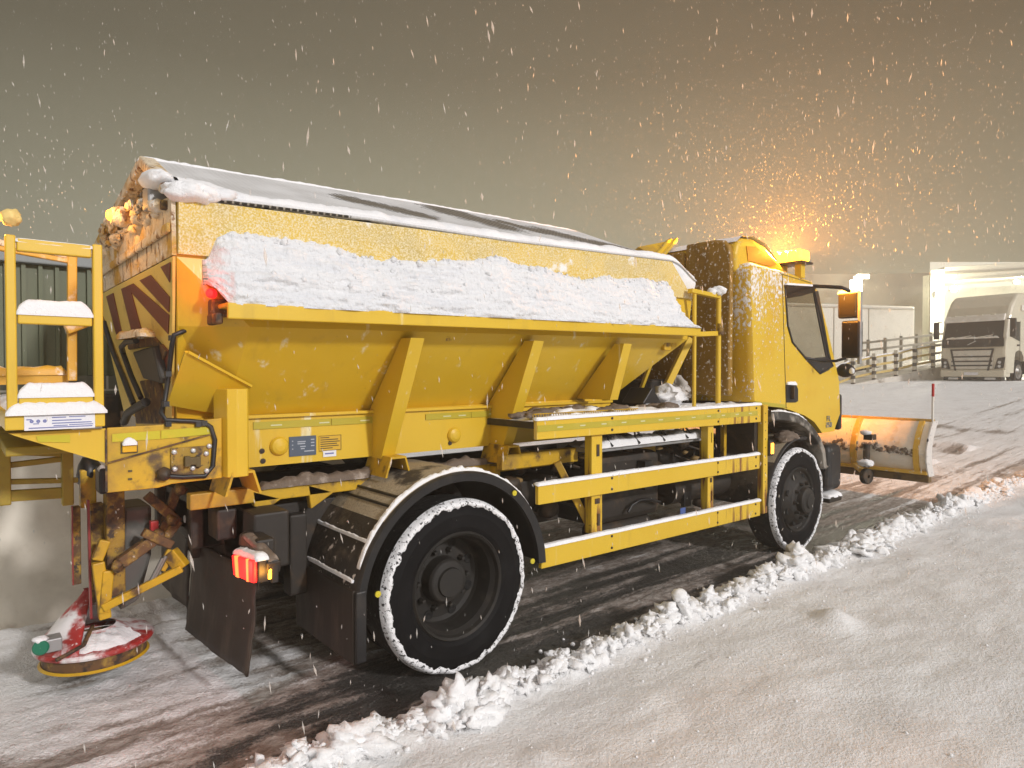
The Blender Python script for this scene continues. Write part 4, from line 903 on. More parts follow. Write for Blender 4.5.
# ladder
ld = MB()
for x0, x1 in ((.158, .193), (.455, .491)): ld.box((x0, .30, 1.529), (x1, .335, 2.236 if x0 < .3 else 2.233))
ld.box((.126, .305, 1.529), (.137, .33, 2.29))
lad = ld.build('ladder', YEL, T, bevel=.006)
for zt_, sn in ((2.226, .006), (1.935, .055), (1.600, .048)):
    r_ = MB().box((.196, .300, zt_-.052), (.451, .335, zt_)).build('rung', YEL, lad, bevel=.005)
    MB().cap([(.192, .318, zt_-.004), (.455, .318, zt_-.004)], .046 if sn > .03 else .036, sn, zt_*9, .008, .08).build('snow_layer', SNOW, lad)
b = MB()
for x0, z0, z1, k in ((.456, 1.6, 2.2, 1.), (.158, 1.62, 2.15, 2.)):
    b.grid(lambda u, v: Vector((x0+(.036 if k == 2 else .0)+.007*math.cos(math.pi*u)*clamp(.5+2.2*nz(v*13, k)), .3016-.006*math.sin(math.pi*u)*clamp(.2+2*nz(v*17, k*3))-.0012*math.sin(math.pi*u)+.004*(1-clamp(.5+2.2*nz(v*13, k))), lerp(z0, z1, v))), 6, 60)
pass
c = CB(7, 217, .31); lm = MB().lump(c+Vector((.012, 0, -.0)), .034, 3, .25, 2., 5., (1, 1, 1.05)).build('ladder_lamp', pm('glow_tinted_snow_ball', (.85, .62, .22), .6, bp=(30., .6, .01)), T)  # amber lamp glow is put into the snow colour
MB().lump(c+Vector((-.028, .03, .0)), .016, 2, .0).build('lens', AMBER, lm)
lt = bpy.data.lights.new('lamp_glow', 'POINT'); lt.energy = 2.4; lt.color = (1., .50, .10); lt.shadow_soft_size = .02
lo = bpy.data.objects.new('lamp_glow', lt); COL.objects.link(lo); lo.parent = lm; lo.location = Vector((-.075, .05, .0))
# far handrail of the platform
b = MB()
c0, c1 = CB(72, 248, 1.4), CB(72, 381, 1.4); b.bar(c0, c1, .045, .045)
a, c = CB(-40, 239, 1.4), CB(77, 261, 1.4); b.bar(a, c, .035, .045)
a, c = CB(66, 330, 1.35), PX(93, 320, .60); b.bar(a, c, .04, .05); hr = b.build('handrail', pm('orange_lit_rail', (.66, .36, .03), .5, layers=[((.8, .6, .4), 12., .55, .7)]), T, bevel=.006)  # orange lamplight is put into the rail colour
a, c = CB(-40, 380, 1.5), CB(68, 378, 1.5); MB().bar(a, c, .05, .06).cap([a+Vector((0, 0, .03)), c+Vector((0, 0, .03))], .07, .035, 3., .03).build('kick_rail', pm('orange_lit_rail_snowy', (.66, .36, .03), .5, layers=[((.8, .7, .6), 8., .5, .6)]), T)  # same orange lamplight worked into the colour, under snow patches
MB().cap([CB(-40, 236, 1.4), CB(66, 256, 1.4)], .045, .02, 3., .03).build('snow_layer', CRUST, hr)
# towing frame under the platform
b = MB()
for (p, q, w, h) in (((0, 470), (70, 458), .03, .028), ((0, 482), (78, 480), .03, .026), ((0, 498), (73, 492), .03, .055), ((0, 448), (70, 452), .03, .05)):
    b.bar(PY(p[0]-40, p[1]+(1 if p[1] > 460 else 0), 1.0), PY(*q, 1.0), w, h)
b.box((PY(3, 480, 1.0).x-.05, .97, PY(3, 505, 1.0).z), (PY(3, 480, 1.0).x+.03, 1.03, PY(3, 440, 1.0).z)); b.box((PY(66, 480, 1.0).x-.02, .97, PY(66, 505, 1.0).z), (PY(66, 480, 1.0).x+.03, 1.03, PY(66, 440, 1.0).z))
b.box((.16, .5, 1.33), (.5, 1.9, 1.37)); b.build('rear_frame', pm('olive_frame', (.34, .24, .02), .55, layers=[((.16, .10, .02), 5., .5, .68)]), T, bevel=.006)
# ------------------------------------------------------------------ spreader: column, arms, chute, hood and disc
b = MB(); a, c = PY(104.5, 491, 1.0), PY(124, 592, 1.0); b.box((a.x, .95, c.z), (c.x, 1.05, a.z+.06)); col_ = b.build('spreader_column', RUST, T, bevel=.006)
b = MB()
for x0, x1, y0, y1, mat_ in ((71.5, 81, 507, 583, 0), (90, 104, 504, 600, 0)):
    a, c = PY(x0, y0, 1.06), PY(x1, y1, 1.06); b.box((a.x, 1.04, c.z), (c.x, 1.10, a.z))
b.each('slide_rail', RUST, col_, bevel=.004)
b = MB().bar(PY(88, 500, 1.0), PY(91, 618, .98), .03, .010).bar(PY(72, 506, 1.03), PY(73, 585, 1.03), .02, .006); b.each('slide_edge', REDL, col_)
b = MB().bar(PY(105, 540, .93), PY(97, 560, .93), .04, .05).bar(PY(98, 562, .93), PY(105, 618, .93), .05, .055).bar(PY(108, 570, .92), PY(104, 612, .92), .05, .05); b.each('lower_bracket', YELD, col_, bevel=.006)
b = MB().bar(PY(103, 608, .90), PY(182, 568, .80), .035, .04); b.build('stay_bar', YELD, T, bevel=.006)
b = MB().bar(PY(170, 552, .86), PY(183, 568, .82), .06, .07).bar(PY(160, 570, .86), PY(172, 550, .86), .03, .05); b.each('stay_bracket', YELD, T, bevel=.006)
b = MB()
for p, q, w, yy in (((147, 495), (178, 522), .05, .9), ((177, 488), (158, 545), .045, .93), ((120, 563), (155, 538), .06, .88), ((143, 532), (172, 545), .045, .86), ((178, 520), (163, 540), .05, .92)):
    b.bar(PY(*p, yy), PY(*q, yy), w, w)
for px, py in ((172, 520), (158, 535), (180, 490), (118, 566)): b.lump(PY(px, py, .88), .035, 2, .4, 3., px)
b.each('linkage_arm', BROWN, T, bevel=.006)
b = MB()
for px, py, h in ((149, 585, 0), (152, 583, 1)): b.tube([PY(px, py, .84), PY(px+14, py-27, .84)], .012)
b.each('damper_rod', STEEL, T)
b = MB(); q0 = [PY(123, 508, 1.02), PY(152, 505, 1.02), PY(152, 555, 1.02), PY(140, 600, 1.02), PY(120, 612, 1.02)]; b.prism(q0, (0, .28, 0)); b.build('chute', CHUTE, T, bevel=.02)
c = PY(154, 529, .95); MB().box((c.x-.02, .93, c.z-.045), (c.x+.02, .97, c.z+.045)).build('red_reflector', REDP, T, bevel=.004)
a, c = PY(98, 468, .9), PY(106, 493, .9); b = MB().box((a.x, .86, c.z), (c.x, 1.0, a.z)); bu = b.build('rubber_buffer', BLK, T, bevel=.012); MB().cap([(a.x, .9, a.z-.004), (c.x, .9, a.z-.004)], .06, .03, 2., .008).build('snow_layer', SNOW, bu)
a, c = PY(84, 455, 1.2), PY(92, 490, 1.2); MB().lump(((a.x+c.x)/2, 1.15, (a.z+c.z)/2), .075, 2, .25, 2., 3., (.8, 1, 1.2)).build('hose_coupling', BLK, T)
c = PY(117, 480, .93); wl = MB().lathe(c, (0, -1, 0), [(.05, -.05), (.05, .0), (.035, .01), (.001, .012)], 16).build('work_lamp', CHAS, T); MB().lump(c+Vector((0, -.012, 0)), .024, 2, .2, 2., 1., (1, .4, 1)).build('snow_layer', SNOW, wl)
b = MB().box((PY(80, 490, 1.1).x, 1.08, PY(80, 508, 1.1).z), (PY(96, 490, 1.1).x, 1.14, PY(80, 470, 1.1).z)); b.build('column_bracket', YELD, T, bevel=.006)
dc = Vector((.565, 1.16, .235)); rd = .275
b = MB().lathe(dc, (0, 0, 1), [(rd-.02, -.005), (rd, .0), (rd+.006, .012), (rd-.004, .026), (rd*.6, .05), (rd*.35, .09)], 48); hd = b.build('spreader_hood', RED, T)
b = MB().lathe(dc, (0, 0, 1), [(rd-.035, -.08), (rd-.03, -.006), (rd-.04, -.006)], 48); b.build('skirt', BROWN, hd)
b = MB().lathe(dc, (0, 0, 1), [(rd-.036, -.085), (rd-.018, -.075), (rd-.03, -.065)], 48); b.build('rim_band', YELD, hd)
q = [PY(20, 650, 1.6), PY(45, 600, 1.75), PY(92, 583, 1.8), PY(92, 618, 1.2), PY(40, 655, 1.1)]
tp = [Vector((.40, 1.05, .275)), Vector((.26, 1.30, .265)), Vector((.40, 1.62, .27)), Vector((.66, 1.66, .27))]
ap = PY(88, 588, 1.22)
b = MB(); b.grid(lambda u, v: (dc+Vector((math.cos(lerp(1.2, 4.3, u))*rd*.98, math.sin(lerp(1.2, 4.3, u))*rd*.98, .02))).lerp(ap+Vector((.04*(u-.5), 0, 0)), v**.9)+Vector((0, 0, .012*nz(u*6, v*6))), 24, 16); b.build('cone', RED, hd, solid=.008)
b = MB(); b.grid(lambda u, v: (lambda r_, a_: dc+Vector((math.cos(a_)*r_, math.sin(a_)*r_, .03+.05*(1-v)+.018*math.sin(math.pi*v)*(1+nz(u*7, v*6)) if v < 1 else .02)))(rd*lerp(.3, .93+.06*nz(u*8, 1.), v), lerp(3.3, 5.6, u)), 50, 10); b.build('snow_layer', SNOW, hd)
b = MB().tube([dc+Vector((-.02, -.05, .10)), dc+Vector((-.08, -.22, .07)), dc+Vector((-.15, -.24, .05)), dc+Vector((-.2, -.26, .04))], .010); b.build('hose', BROWN, hd)
c = PY(40.5, 648, .95); b = MB().lathe(c, (-.25, -.95, .1), [(.036, -.06), (.036, .0), (.03, .006), (.001, .006)], 20); gc = b.build('salt_sensor', GREEN, T); MB().box((c.x+.02, c.y, c.z-.035), (c.x+.09, c.y+.09, c.z+.03)).build('bracket', GREY, gc, bevel=.006); MB().lump(c+Vector((.0, .03, .034)), .032, 2, .3, 2., 2., (1.1, 1.1, .5)).build('snow_layer', SNOW, gc)
b = MB().lathe(dc, (0, 0, -1), [(.001, .05), (.2, .05), (.2, .06), (.001, .065)], 32); b.build('spinner_disc', STEEL, hd)
# ------------------------------------------------------------------ rear lights and flaps
xl = 1.03
b = MB().box((1.13, .30, .70), (1.19, 1.1, .80)).box((xl+.04, .12, .70), (1.16, .35, .90)).box((1.02, .55, .82), (1.12, .72, .98)).box((1.0, .78, .74), (1.12, 1.7, .99)); br = b.each('rear_crossmember', CHAS, T, bevel=.012)[0]
c = PX(185, 519, 1.0); MB().lathe((1.0, c.y, c.z), (-1, 0, 0), [(.022, 0), (.02, .004), (.001, .005)], 16).build('round_reflector', WHITE, br)
a0, a1, a2, a3 = (PX(px, py, xl) for px, py in ((235, 553), (258, 559), (258, 584), (237, 575)))
tl = MB().prism([a0, a1, a2, a3], (.05, 0, 0)).build('tail_light', BLK, T, bevel=.006)
ins = lambda f: [lerp(0, 1, 1)*p for p in f]
b = MB()
def sub(u0, u1, v0=0.04, v1=.96): 
    t = lambda u, v: a0.lerp(a1, u).lerp(a3.lerp(a2, u), v)
    return [t(u0, v0), t(u1, v0), t(u1, v1), t(u0, v1)]
b.prism(sub(.03, .97), (-.02, 0, 0)); b.build('red_lens', REDG, tl, bevel=.006)
b = MB().prism(sub(.18, .32), (-.0225, 0, 0)).prism(sub(.70, .78), (-.0225, 0, 0)); b.each('amber_lens', emit('amber_tail', (1., .22, .05), 2.0), tl)
MB().cap([a0+Vector((.02, 0, .01)), a1+Vector((.02, 0, .0))], .06, .022, 8., .012, .5).build('snow_layer', SNOW, tl)
p0, p1 = PX(252, 545, 1.05), PY(275, 552, -.0); MB().bar((1.08, .30, .88), (1.10, -.02, .80), .07, .06).build('lamp_bracket', CHAS, tl, bevel=.008)
MB().cap([(1.07, .25, .91), (1.10, -.02, .835)], .05, .014, 3., .012, .4).build('snow_layer', DIRTS, tl)
c = PX(272.5, 570, 1.10); mk = MB().box((1.09, c.y-.022, c.z-.055), (1.12, c.y+.022, c.z+.05)).build('side_marker', BLK, T, bevel=.004)
MB().box((1.075, c.y-.020, c.z-.035), (1.0895, c.y+.014, c.z+.04)).build('lens', AMBER2, mk, bevel=.004)
for cc, en, colr, par, of in (((a0+a2)/2, 2.2, (1., .10, .08), tl, (-.12, -.0, .0)), (c, .9, (1., .42, .05), mk, (-.05, -.04, 0))):
    lt = bpy.data.lights.new('lamp_glow', 'POINT'); lt.energy = en; lt.color = colr; lt.shadow_soft_size = .03
    lo = bpy.data.objects.new('lamp_glow', lt); COL.objects.link(lo); lo.parent = par; lo.location = cc+Vector(of)-PLACE[par.name]
o_, i_ = Vector((1.075, .28, .20)), Vector((1.02, 1.173, .20))
b = MB(); b.grid(lambda u, v: o_.lerp(i_, u)+Vector((.02*math.sin(v*2)+.010*nz(u*3, v*3)+.03*v, 0, lerp(.0, .50, v)+.006*nz(u*12, 1.)*(1-v)-.02*u*(1-v))), 24, 14); b.build('mudflap', FLAP, T, solid=.012)
b = MB(); b.grid(lambda u, v: Vector((1.10+.02*nz(u*3, v*3), lerp(1.45, 2.1, u), lerp(.2, .68, v))), 10, 10); b.build('mudflap', FLAP, T, solid=.012)
c = PX(192, 548, 1.03); MB().bar((1.05, 1.08, .62), (1.05, 1.08, .84), .06, .05).build('flap_stay', CHAS, T, bevel=.008)
# ------------------------------------------------------------------ rear mudguard
def arch(x, y0, y1, ro, ri, a0, a1, mats, name, lip=.05):
    b = MB(); n = 60
    P = lambda r_, a, y: Vector((x+r_*math.cos(a), y, RAD+r_*math.sin(a)))
    sec = [(ro, y0+.012), (ro, y1), (ri, y1), (ri, y0+lip), (ro-lip, y0+lip), (ro-lip-.006, y0+.006), (ro-.010, y0-.006)]
    nn = len(sec); vs = []
    for i in range(n+1):
        a = lerp(a0, a1, i/n); vs += [P(r_, a, y) for r_, y in sec]
    o = 0
    for i in range(n):
        for k in range(nn):
            b.mat = (0 if a0+(a1-a0)*(i+.5)/n < R(139) else 2) if k == 0 else 1
            b.f.append([i*nn+k, (i+1)*nn+k, (i+1)*nn+(k+1) % nn, i*nn+(k+1) % nn]); b.m.append(b.mat); b.sm.append(True)
    b.v = vs; b.f += [list(range(nn)), [n*nn+k for k in range(nn-1, -1, -1)]]; b.m += [1, 1]; b.sm += [False, False]
    o = b.build(name, mats, T); md = o.modifiers.new('edge', 'EDGE_SPLIT'); md.split_angle = R(40); return o
RO = .645
GUARDK = pm('mudguard_dark_frost', (.022, .017, .013), .6, layers=[((.10, .075, .05), 5., .45, .65), ((.60, .52, .45), 16., .60, .68)], bp=(50., .5, .008))
mg = arch(RW, -.02, .70, RO, RO-.02, R(2), R(172), [GUARD, BLK, GUARDK], 'mudguard')
arch(RW, mir(.70), mir(-.02), RO, RO-.02, R(2), R(172), [GUARD, BLK, GUARDK], 'mudguard')
xe = RW+RO*math.cos(R(172)); ze = RAD+RO*math.sin(R(172))
b = MB().box((xe-.012, .0, .23), (xe+.004, .72, ze+.02)); b.build('mudflap', FLAP, mg, bevel=.004)
b = MB().box((xe-.006, -.03, .24), (xe+.05, -.004, ze+.02)); b.build('edge_lip', BLK, mg, bevel=.008)
b = MB()
for a in (R(166), R(148)): 
    p = Vector((RW+(RO+.006)*math.cos(a), 0, RAD+(RO+.006)*math.sin(a))); b.cap([p+Vector((-.002, .68, -.004)), p+Vector((-.002, .03, -.004))], .014, .006, a*9, .012, .9)
b.cap([Vector((RW+(RO+.004)*math.cos(a), .02, RAD+(RO+.002)*math.sin(a))) for a in [R(d) for d in range(160, 8, -6)]], .035, .016, 3., .012, .8); b.build('snow_layer', PACK, mg)
b = MB()
for a in (R(130), R(124)): b.tube([Vector((RW+(RO+.004)*math.cos(a), .02+.68*k/4, RAD+(RO+.004)*math.sin(a))) for k in range(5)], .008)
b.each('guard_rib', BLK, mg)
for px, py in ((377.5, 594), (532, 561), (514, 493)):
    c = PY(px, py, -.028); MB().lathe(c, (0, -1, 0), [(.016, 0), (.016, .008), (.001, .010)], 16).build('round_reflector', pm('yellow_reflector', (.60, .50, .03), .3) if 'yellow_reflector' not in bpy.data.materials else bpy.data.materials['yellow_reflector'], mg)
# ------------------------------------------------------------------ side guard rails
RAILS = [(2.73, 5.36, 1.271, 1.406, 1.253, 1.418), (2.742, 5.345, .868, 1.003, .848, .987), (2.77, 5.36, .467, .612, .435, .581)]
gd = None
for i, (x0, x1, z0, z1, z0b, z1b) in enumerate(RAILS):
    b = MB(); q0 = [(x0, 0, z0), (x0, .03, z0), (x0, .03, z1), (x0, 0, z1)]; q1 = [(x1, 0, z0b), (x1, .03, z0b), (x1, .03, z1b), (x1, 0, z1b)]
    xm = 4.72 if i == 0 else 4.70; f = (xm-x0)/(x1-x0); qm = [tuple(lerp(a, c, f) for a, c in zip(p, q)) for p, q in zip(q0, q1)]
    b.mat = 0; b.hexa(q0, qm); o = b.build('side_rail', YEL, T, bevel=.004)
    MB().hexa([Vector(p)+Vector((.002, 0, 0)) for p in qm], q1).build('rail_end', YELR, o, bevel=.004)
    sn = .008 if i == 0 else .008
    MB().cap([(x0-.01, .012, z1-.002), (x1, .012, z1b-.002)], .042, sn, i+2., .015, .45, drop=.004).build('snow_layer', SNOW, o)
    b = MB()
    for xx in (3.42, 4.70, 5.28):
        f = (xx-x0)/(x1-x0)
        for g in (.2, .75): z = lerp(lerp(z0, z0b, f), lerp(z1, z1b, f), g); b.lathe((xx, 0, z), (0, -1, 0), [(.009, 0), (.009, .005), (.001, .006)], 8)
    b.each('bolt', BROWN, o)
    if i == 0:
        x_ = x0+.003; b = MB(); b.hexa([(x_, -.001, z0+.048), (x_, -.001, z0+.088), (x_, -.003, z0+.088), (x_, -.003, z0+.048)], [(5.30, -.001, z0b+.060), (5.30, -.001, z0b+.100), (5.30, -.003, z0b+.100), (5.30, -.003, z0b+.060)]); tp_ = b.build('reflective_tape', TAPE, o)
        b = MB()
        for k in range(12): xx = 2.9+k*.205; f = (xx-x_)/(5.3-x_); z = lerp(z0+.066, z0b+.078, f); b.box((xx, -.0035, z), (xx+.05, -.0045, z+.008))
        b.each('tape_mark', TAPEM, o)
for (x0, x1) in ((3.255, 3.36), (4.61, 4.69)):
    z0 = .62 if x0 < 4 else .60; b = MB().box((x0, .032, z0-.02), (x1, .10, 1.265)); po = b.build('guard_post', YELR, T, bevel=.005)
    b = MB().box((x0+.045, .026, 1.12), (x1-.035, .0315, 1.20)).box((x0+.055, .026, .65), (x1-.03, .0315, .73)); b.each('slot', CHAS, po)
    MB().box((x0+.03, .026, .80), (x1-.03, .0315, .835)).build('stamped_tag', BROWN, po)
b = MB().box((5.395, -.006, .445), (5.47, .05, 1.40)); ep = b.build('end_post', YELR, T, bevel=.005)
b = MB()
for k in range(12): b.lathe((5.43, -.006, .5+.075*k), (0, -1, 0), [(.007, 0), (.001, .002)], 8)
b.each('bolt_hole', DINK, ep)
b = MB().bar(PY(557, 462, .25), PY(592, 531, .10), .05, .05); b.build('diagonal_stay', YELD, T, bevel=.005)
b = MB().box((2.7, .30, 1.05), (3.4, .36, 1.15)); b.build('body_outrigger', YELD, T, bevel=.006)
# deck with snow behind the top rail
b = MB().box((2.74, .032, 1.335), (5.42, .56, 1.375)); dk = b.build('deck', CHAS, T)
b = MB()
def deckf(u, v):
    x = lerp(2.75, 5.42, u); y = lerp(.03, .56, v); k = .035+.025*nz(x*3, y*3, 4.)+.014*nz(x*9, y*9, 2.)
    k = max(.004, k*sstep(2.7, 3.0, x)*clamp(8*min(v+.06, 1-v))); return Vector((x, y, 1.374+k))
b.grid(deckf, 180, 26); b.build('snow_layer', SNOW, dk)
b = MB(); rnd = random.Random(5)
for k in range(26): b.lump((rnd.uniform(3.0, 4.9), rnd.uniform(.10, .42), 1.385+rnd.uniform(0, .03)), rnd.uniform(.015, .06), 2, .7, 1.9, k, (1.7, 1, .6))
b.each('snow_lump', PACK, dk)
b = MB()
for k in range(34): b.lump((rnd.uniform(2.8, 4.5), rnd.uniform(.08, .45), 1.395+rnd.uniform(0, .03)), rnd.uniform(.015, .06), 2, .7, 2.2, k+40, (1.7, 1, .6))
b.each('dirt_lump', DIRTS, dk)
b = MB()
for k in range(46): xx = 2.75+k*.022; b.tube([(xx, .05, 1.375), (xx, .06, 1.425)], .003, 5)
b.tube([(2.75, .055, 1.425), (3.76, .055, 1.425)], .004, 5); b.build('basket', YELD, dk)
b = MB(); c = PY(654, 398, .30); b.prism([c+Vector((-.14, 0, -.04)), c+Vector((-.02, 0, .085)), c+Vector((.10, 0, -.04))], (0, .22, 0)); b.build('black_box', BLK, dk, bevel=.008)
c = PY(668, 396, .38); MB().lump(c, .13, 3, .7, 1.6, 3., (1.2, .7, .6)).build('snow_heap', SNOW, dk)
# hand posts and chain on the deck
xg0, xg1 = PY(694, 404, .12).x, PY(718, 402, .12).x
b = MB().tube([(xg0, .12, 1.375), (xg0, .12, 2.335)], .016).tube([(xg1, .12, 1.375), (xg1, .12, 2.31)], .022); hp = b.each('hand_post', YEL, T)[0]
b = MB().bar((xg0-.06, .12, 2.335), (xg1, .12, 2.315), .05, .035).bar((xg0, .12, 1.99), (xg1+.0, .12, 2.01), .03, .04); b.each('cross_bar', YEL, hp, bevel=.006)
b = MB().lump((xg1-.02, .11, 2.36), .06, 3, .4, 2., 1., (1.1, 1, .7)).lump((xg1-.10, .12, 2.345), .035, 2, .4, 2., 3.); b.build('snow_layer', SNOW, hp)
b = MB().tube([(xg1, .10, 2.0), (xg1, .10, 2.09)], .028); b.build('clamp', RUST, hp)
for xx in (xg1+.02, xg1+.34): MB().bar((xx, .28, .85), (xx, .28, 1.33), .04, .04).build('deck_leg', YELD, T, bevel=.004)
# front slope struts of the hopper
a, c = PY(690, 338, .35), PY(664, 392, .45); b = MB().bar(a, c, .05, .06).bar(PY(655, 352, .33), PY(640, 392, .52), .03, .03); b.each('front_strut', YEL, T, bevel=.006)
c = PY(666, 342, .22); MB().box((c.x-.07, .18, c.z-.07), (c.x+.02, .22, c.z+.06)).box((c.x+.02, .18, c.z-.04), (c.x+.09, .22, c.z+.06)).build('ledge_hook', YELD, T, bevel=.01)
b = MB().box((4.66, .40, 1.40), (4.70, .95, 1.46)).box((4.6, .65, 1.37), (5.15, 1.9, 1.62)); b.build('hydraulic_pack', CHAS, T, bevel=.02)
b = MB(); rnd = random.Random(2)
for k in range(9): b.lump((rnd.uniform(4.75, 5.15), rnd.uniform(.4, .8), rnd.uniform(1.42, 1.60)), rnd.uniform(.03, .09), 3, .8, 1.8, k)
b.each('snow_lump', pm('grey_snow', (.5, .46, .42), .8, bp=(40., .6, .01)), T)
# tanks and gear behind the rails
b = MB().box((3.55, .30, .55), (4.35, .75, 1.06)); tk = b.build('tank', CHAS, T, bevel=.05)
b = MB().box((3.38, .16, 1.12), (4.75, .50, 1.165)); sh_ = b.build('tool_tray', GREY, T, bevel=.006); MB().cap([(3.38, .20, 1.163), (4.75, .20, 1.163)], .14, .05, 2., .03, .5).build('snow_layer', SNOW, sh_)
b = MB()
for xx in (3.55, 3.85, 4.15, 4.45): b.tube([(xx, .17, 1.33), (xx, .15, 1.20), (xx+.02, .12, 1.16)], .008, 6).bar((xx+.03, .16, 1.25), (xx+.10, .16, 1.19), .012, .012)
b.each('tray_hook', BLK, sh_)
b = MB().tube([(4.45, .35, .72), (5.25, .35, .72)], .13, 20).tube([(3.7, .45, .45), (4.3, .45, .45)], .10, 16); b.each('air_cylinder', CHAS, T)
b = MB(); rnd = random.Random(21)
for k in range(26):
    p = Vector((rnd.uniform(2.75, 5.4), rnd.uniform(.35, .75), rnd.uniform(.5, 1.1))); b.lump(p, rnd.uniform(.03, .08), 1, .4, 2., k, (1.3, 1, 1))
for k in range(10):
    p = Vector((rnd.uniform(2.8, 5.2), .5, rnd.uniform(.6, 1.05))); b.tube([p, p+Vector((.15, -.08, -.06)), p+Vector((.3, 0, .04))], .012, 6)
b.each('underbody_gear', CHAS, T)
b = MB(); rnd = random.Random(22)
for k in range(14): b.lump((rnd.uniform(2.8, 4.9), rnd.uniform(.26, .5), rnd.uniform(.95, 1.1)), rnd.uniform(.015, .04), 1, .5, 2., k, (1.4, 1, .6))
b.each('grit_lump', pm('wet_grit', (.24, .15, .05), .7), T)
c = PY(646, 455, .25); b = MB().tube([PY(628, 512, .25), PY(632, 505, .25), PY(640, 500, .25), PY(650, 499, .25), PY(660, 502, .25)], .012, 6).box((c.x-.05, .22, .78), (c.x+.05, .30, 1.0)).box((PY(681, 510, .25).x, .22, .58), (PY(681, 510, .25).x+.10, .25, .70)); b.each('brake_linkage', BLK, T)
c = PY(683, 514, .215); MB().box((c.x-.035, .215, c.z-.05), (c.x+.035, .219, c.z+.05)).build('blue_label', pm('label_blue', (.10, .16, .42), .5), T)
# ------------------------------------------------------------------ cab
cy_ = .05
def C(px, py, y=cy_): p = PY(px, py, y); return (p.x, p.z)
bot = [C(784, 409), C(790, 410.5), C(805, 416), C(815, 422.5), C(823, 433.5), C(835.5, 431.5)]
fb = bot[-1]
outl = [(5.315, 1.425), (5.235, 2.58), (5.27, 2.63), (5.9, 2.62), (6.38, 2.575), (6.52, 2.49), (6.74, 2.12), (6.95, 1.72), (7.02, 1.58), (7.05, 1.25), (fb[0]+.03, fb[1]+.05), fb]+list(reversed(bot[:-1]))+[(5.6, 1.40)]
n = len(outl); cxm, czm = 6.1, 2.0
def inset(k): return [Vector((lerp(x, cxm, k*.6), 0, lerp(z, czm, k*.5 if z > 1.5 else k*.12))) for x, z in outl]
hole = [C(784.5, 285), C(812.5, 286), C(821, 320), C(828, 356), C(832.5, 366), C(820, 373.5), C(806, 359), C(792, 342), C(787.3, 325)]
from mathutils.geometry import tessellate_polygon
def side_panel(y, flip):
    b = MB(); o = inset(.055); pts = [Vector((p.x, y, p.z)) for p in o]; h = [Vector((x, y, z)) for x, z in hole]
    tri = tessellate_polygon([[Vector((p.x, p.z, 0)) for p in pts], [Vector((p.x, p.z, 0)) for p in h]])
    allp = pts+h; b.add(allp, [t if not flip else tuple(reversed(t)) for t in tri]); return b
cab = side_panel(cy_, False).build('cab_side', YELC, T)
side_panel(mir(cy_), True).build('cab_side', YELC, T)
rows = [(.05, .055), (.068, .025), (.11, 0.), (mir(.11), 0.), (mir(.068), .025), (mir(.05), .055)]
b = MB(); vs = []
for y, k in rows: vs += [Vector((p.x, y, p.z)) for p in inset(k)]
fs = []
for r in range(len(rows)-1):
    for i in range(n):
        if r == 2 and outl[i][0] > 6.5 and outl[(i+1) % n][0] > 6.5 and outl[i][1] > 1.7 and outl[(i+1) % n][1] > 1.7: continue   # windscreen opening
        fs.append((r*n+i, (r+1)*n+i, (r+1)*n+(i+1) % n, r*n+(i+1) % n))
b.add(vs, fs, True); o = b.build('cab_shell', YELC, T); md = o.modifiers.new('edge', 'EDGE_SPLIT'); md.split_angle = R(28)
b = MB()
for (x0, z0), (x1, z1) in (((6.52, 2.49), (6.74, 2.12)), ((6.74, 2.12), (6.95, 1.72))): b.add([(x0, .11, z0), (x0, mir(.11), z0), (x1, mir(.11), z1), (x1, .11, z1)], [(0, 1, 2, 3)], True)
b.build('windscreen', GLASS, T)
for yy in (cy_+.012, mir(cy_+.012)):
    b = MB().add([(x, yy, z) for x, z in hole], [tuple(range(len(hole)))]); wn = b.build('side_window', GLASS, T)
    if yy < 1:
        tr_ = [C(818, 291), C(823, 318), C(829, 352), C(832.2, 364), C(829, 370), C(823, 373), C(817.5, 371.5), C(806.3, 358.6), C(826, 357), C(818, 318), C(813, 291)]
        b = MB(); b.prism([(x, cy_-.004, z) for x, z in tr_], (0, .010, 0)); b.build('window_trim', BLK, wn)
        q = [C(784, 283.5), C(815, 285.5), C(812, 292.5), C(800, 296), C(786, 298.5)]
        b = MB().prism([(x, cy_-.022, z) for x, z in q], (0, .012, 0)); b.build('rain_deflector', SMOKE, wn)
        b = MB().tube([(x, cy_-.003, z) for x, z in hole+hole[:2]], .011, 6, False); b.build('window_seal', BLK, wn)
        MB().cap([(q[0][0], cy_-.012, q[0][1]-.003), (q[1][0], cy_-.012, q[1][1]-.003)], .035, .008, 3., .02).build('snow_layer', SNOW, wn)
    else:
        b = MB().add([(x, mir(cy_)-.004, z) for x, z in hole[3:7]], [(0, 1, 2, 3)]); b.build('window_trim', BLK, wn)
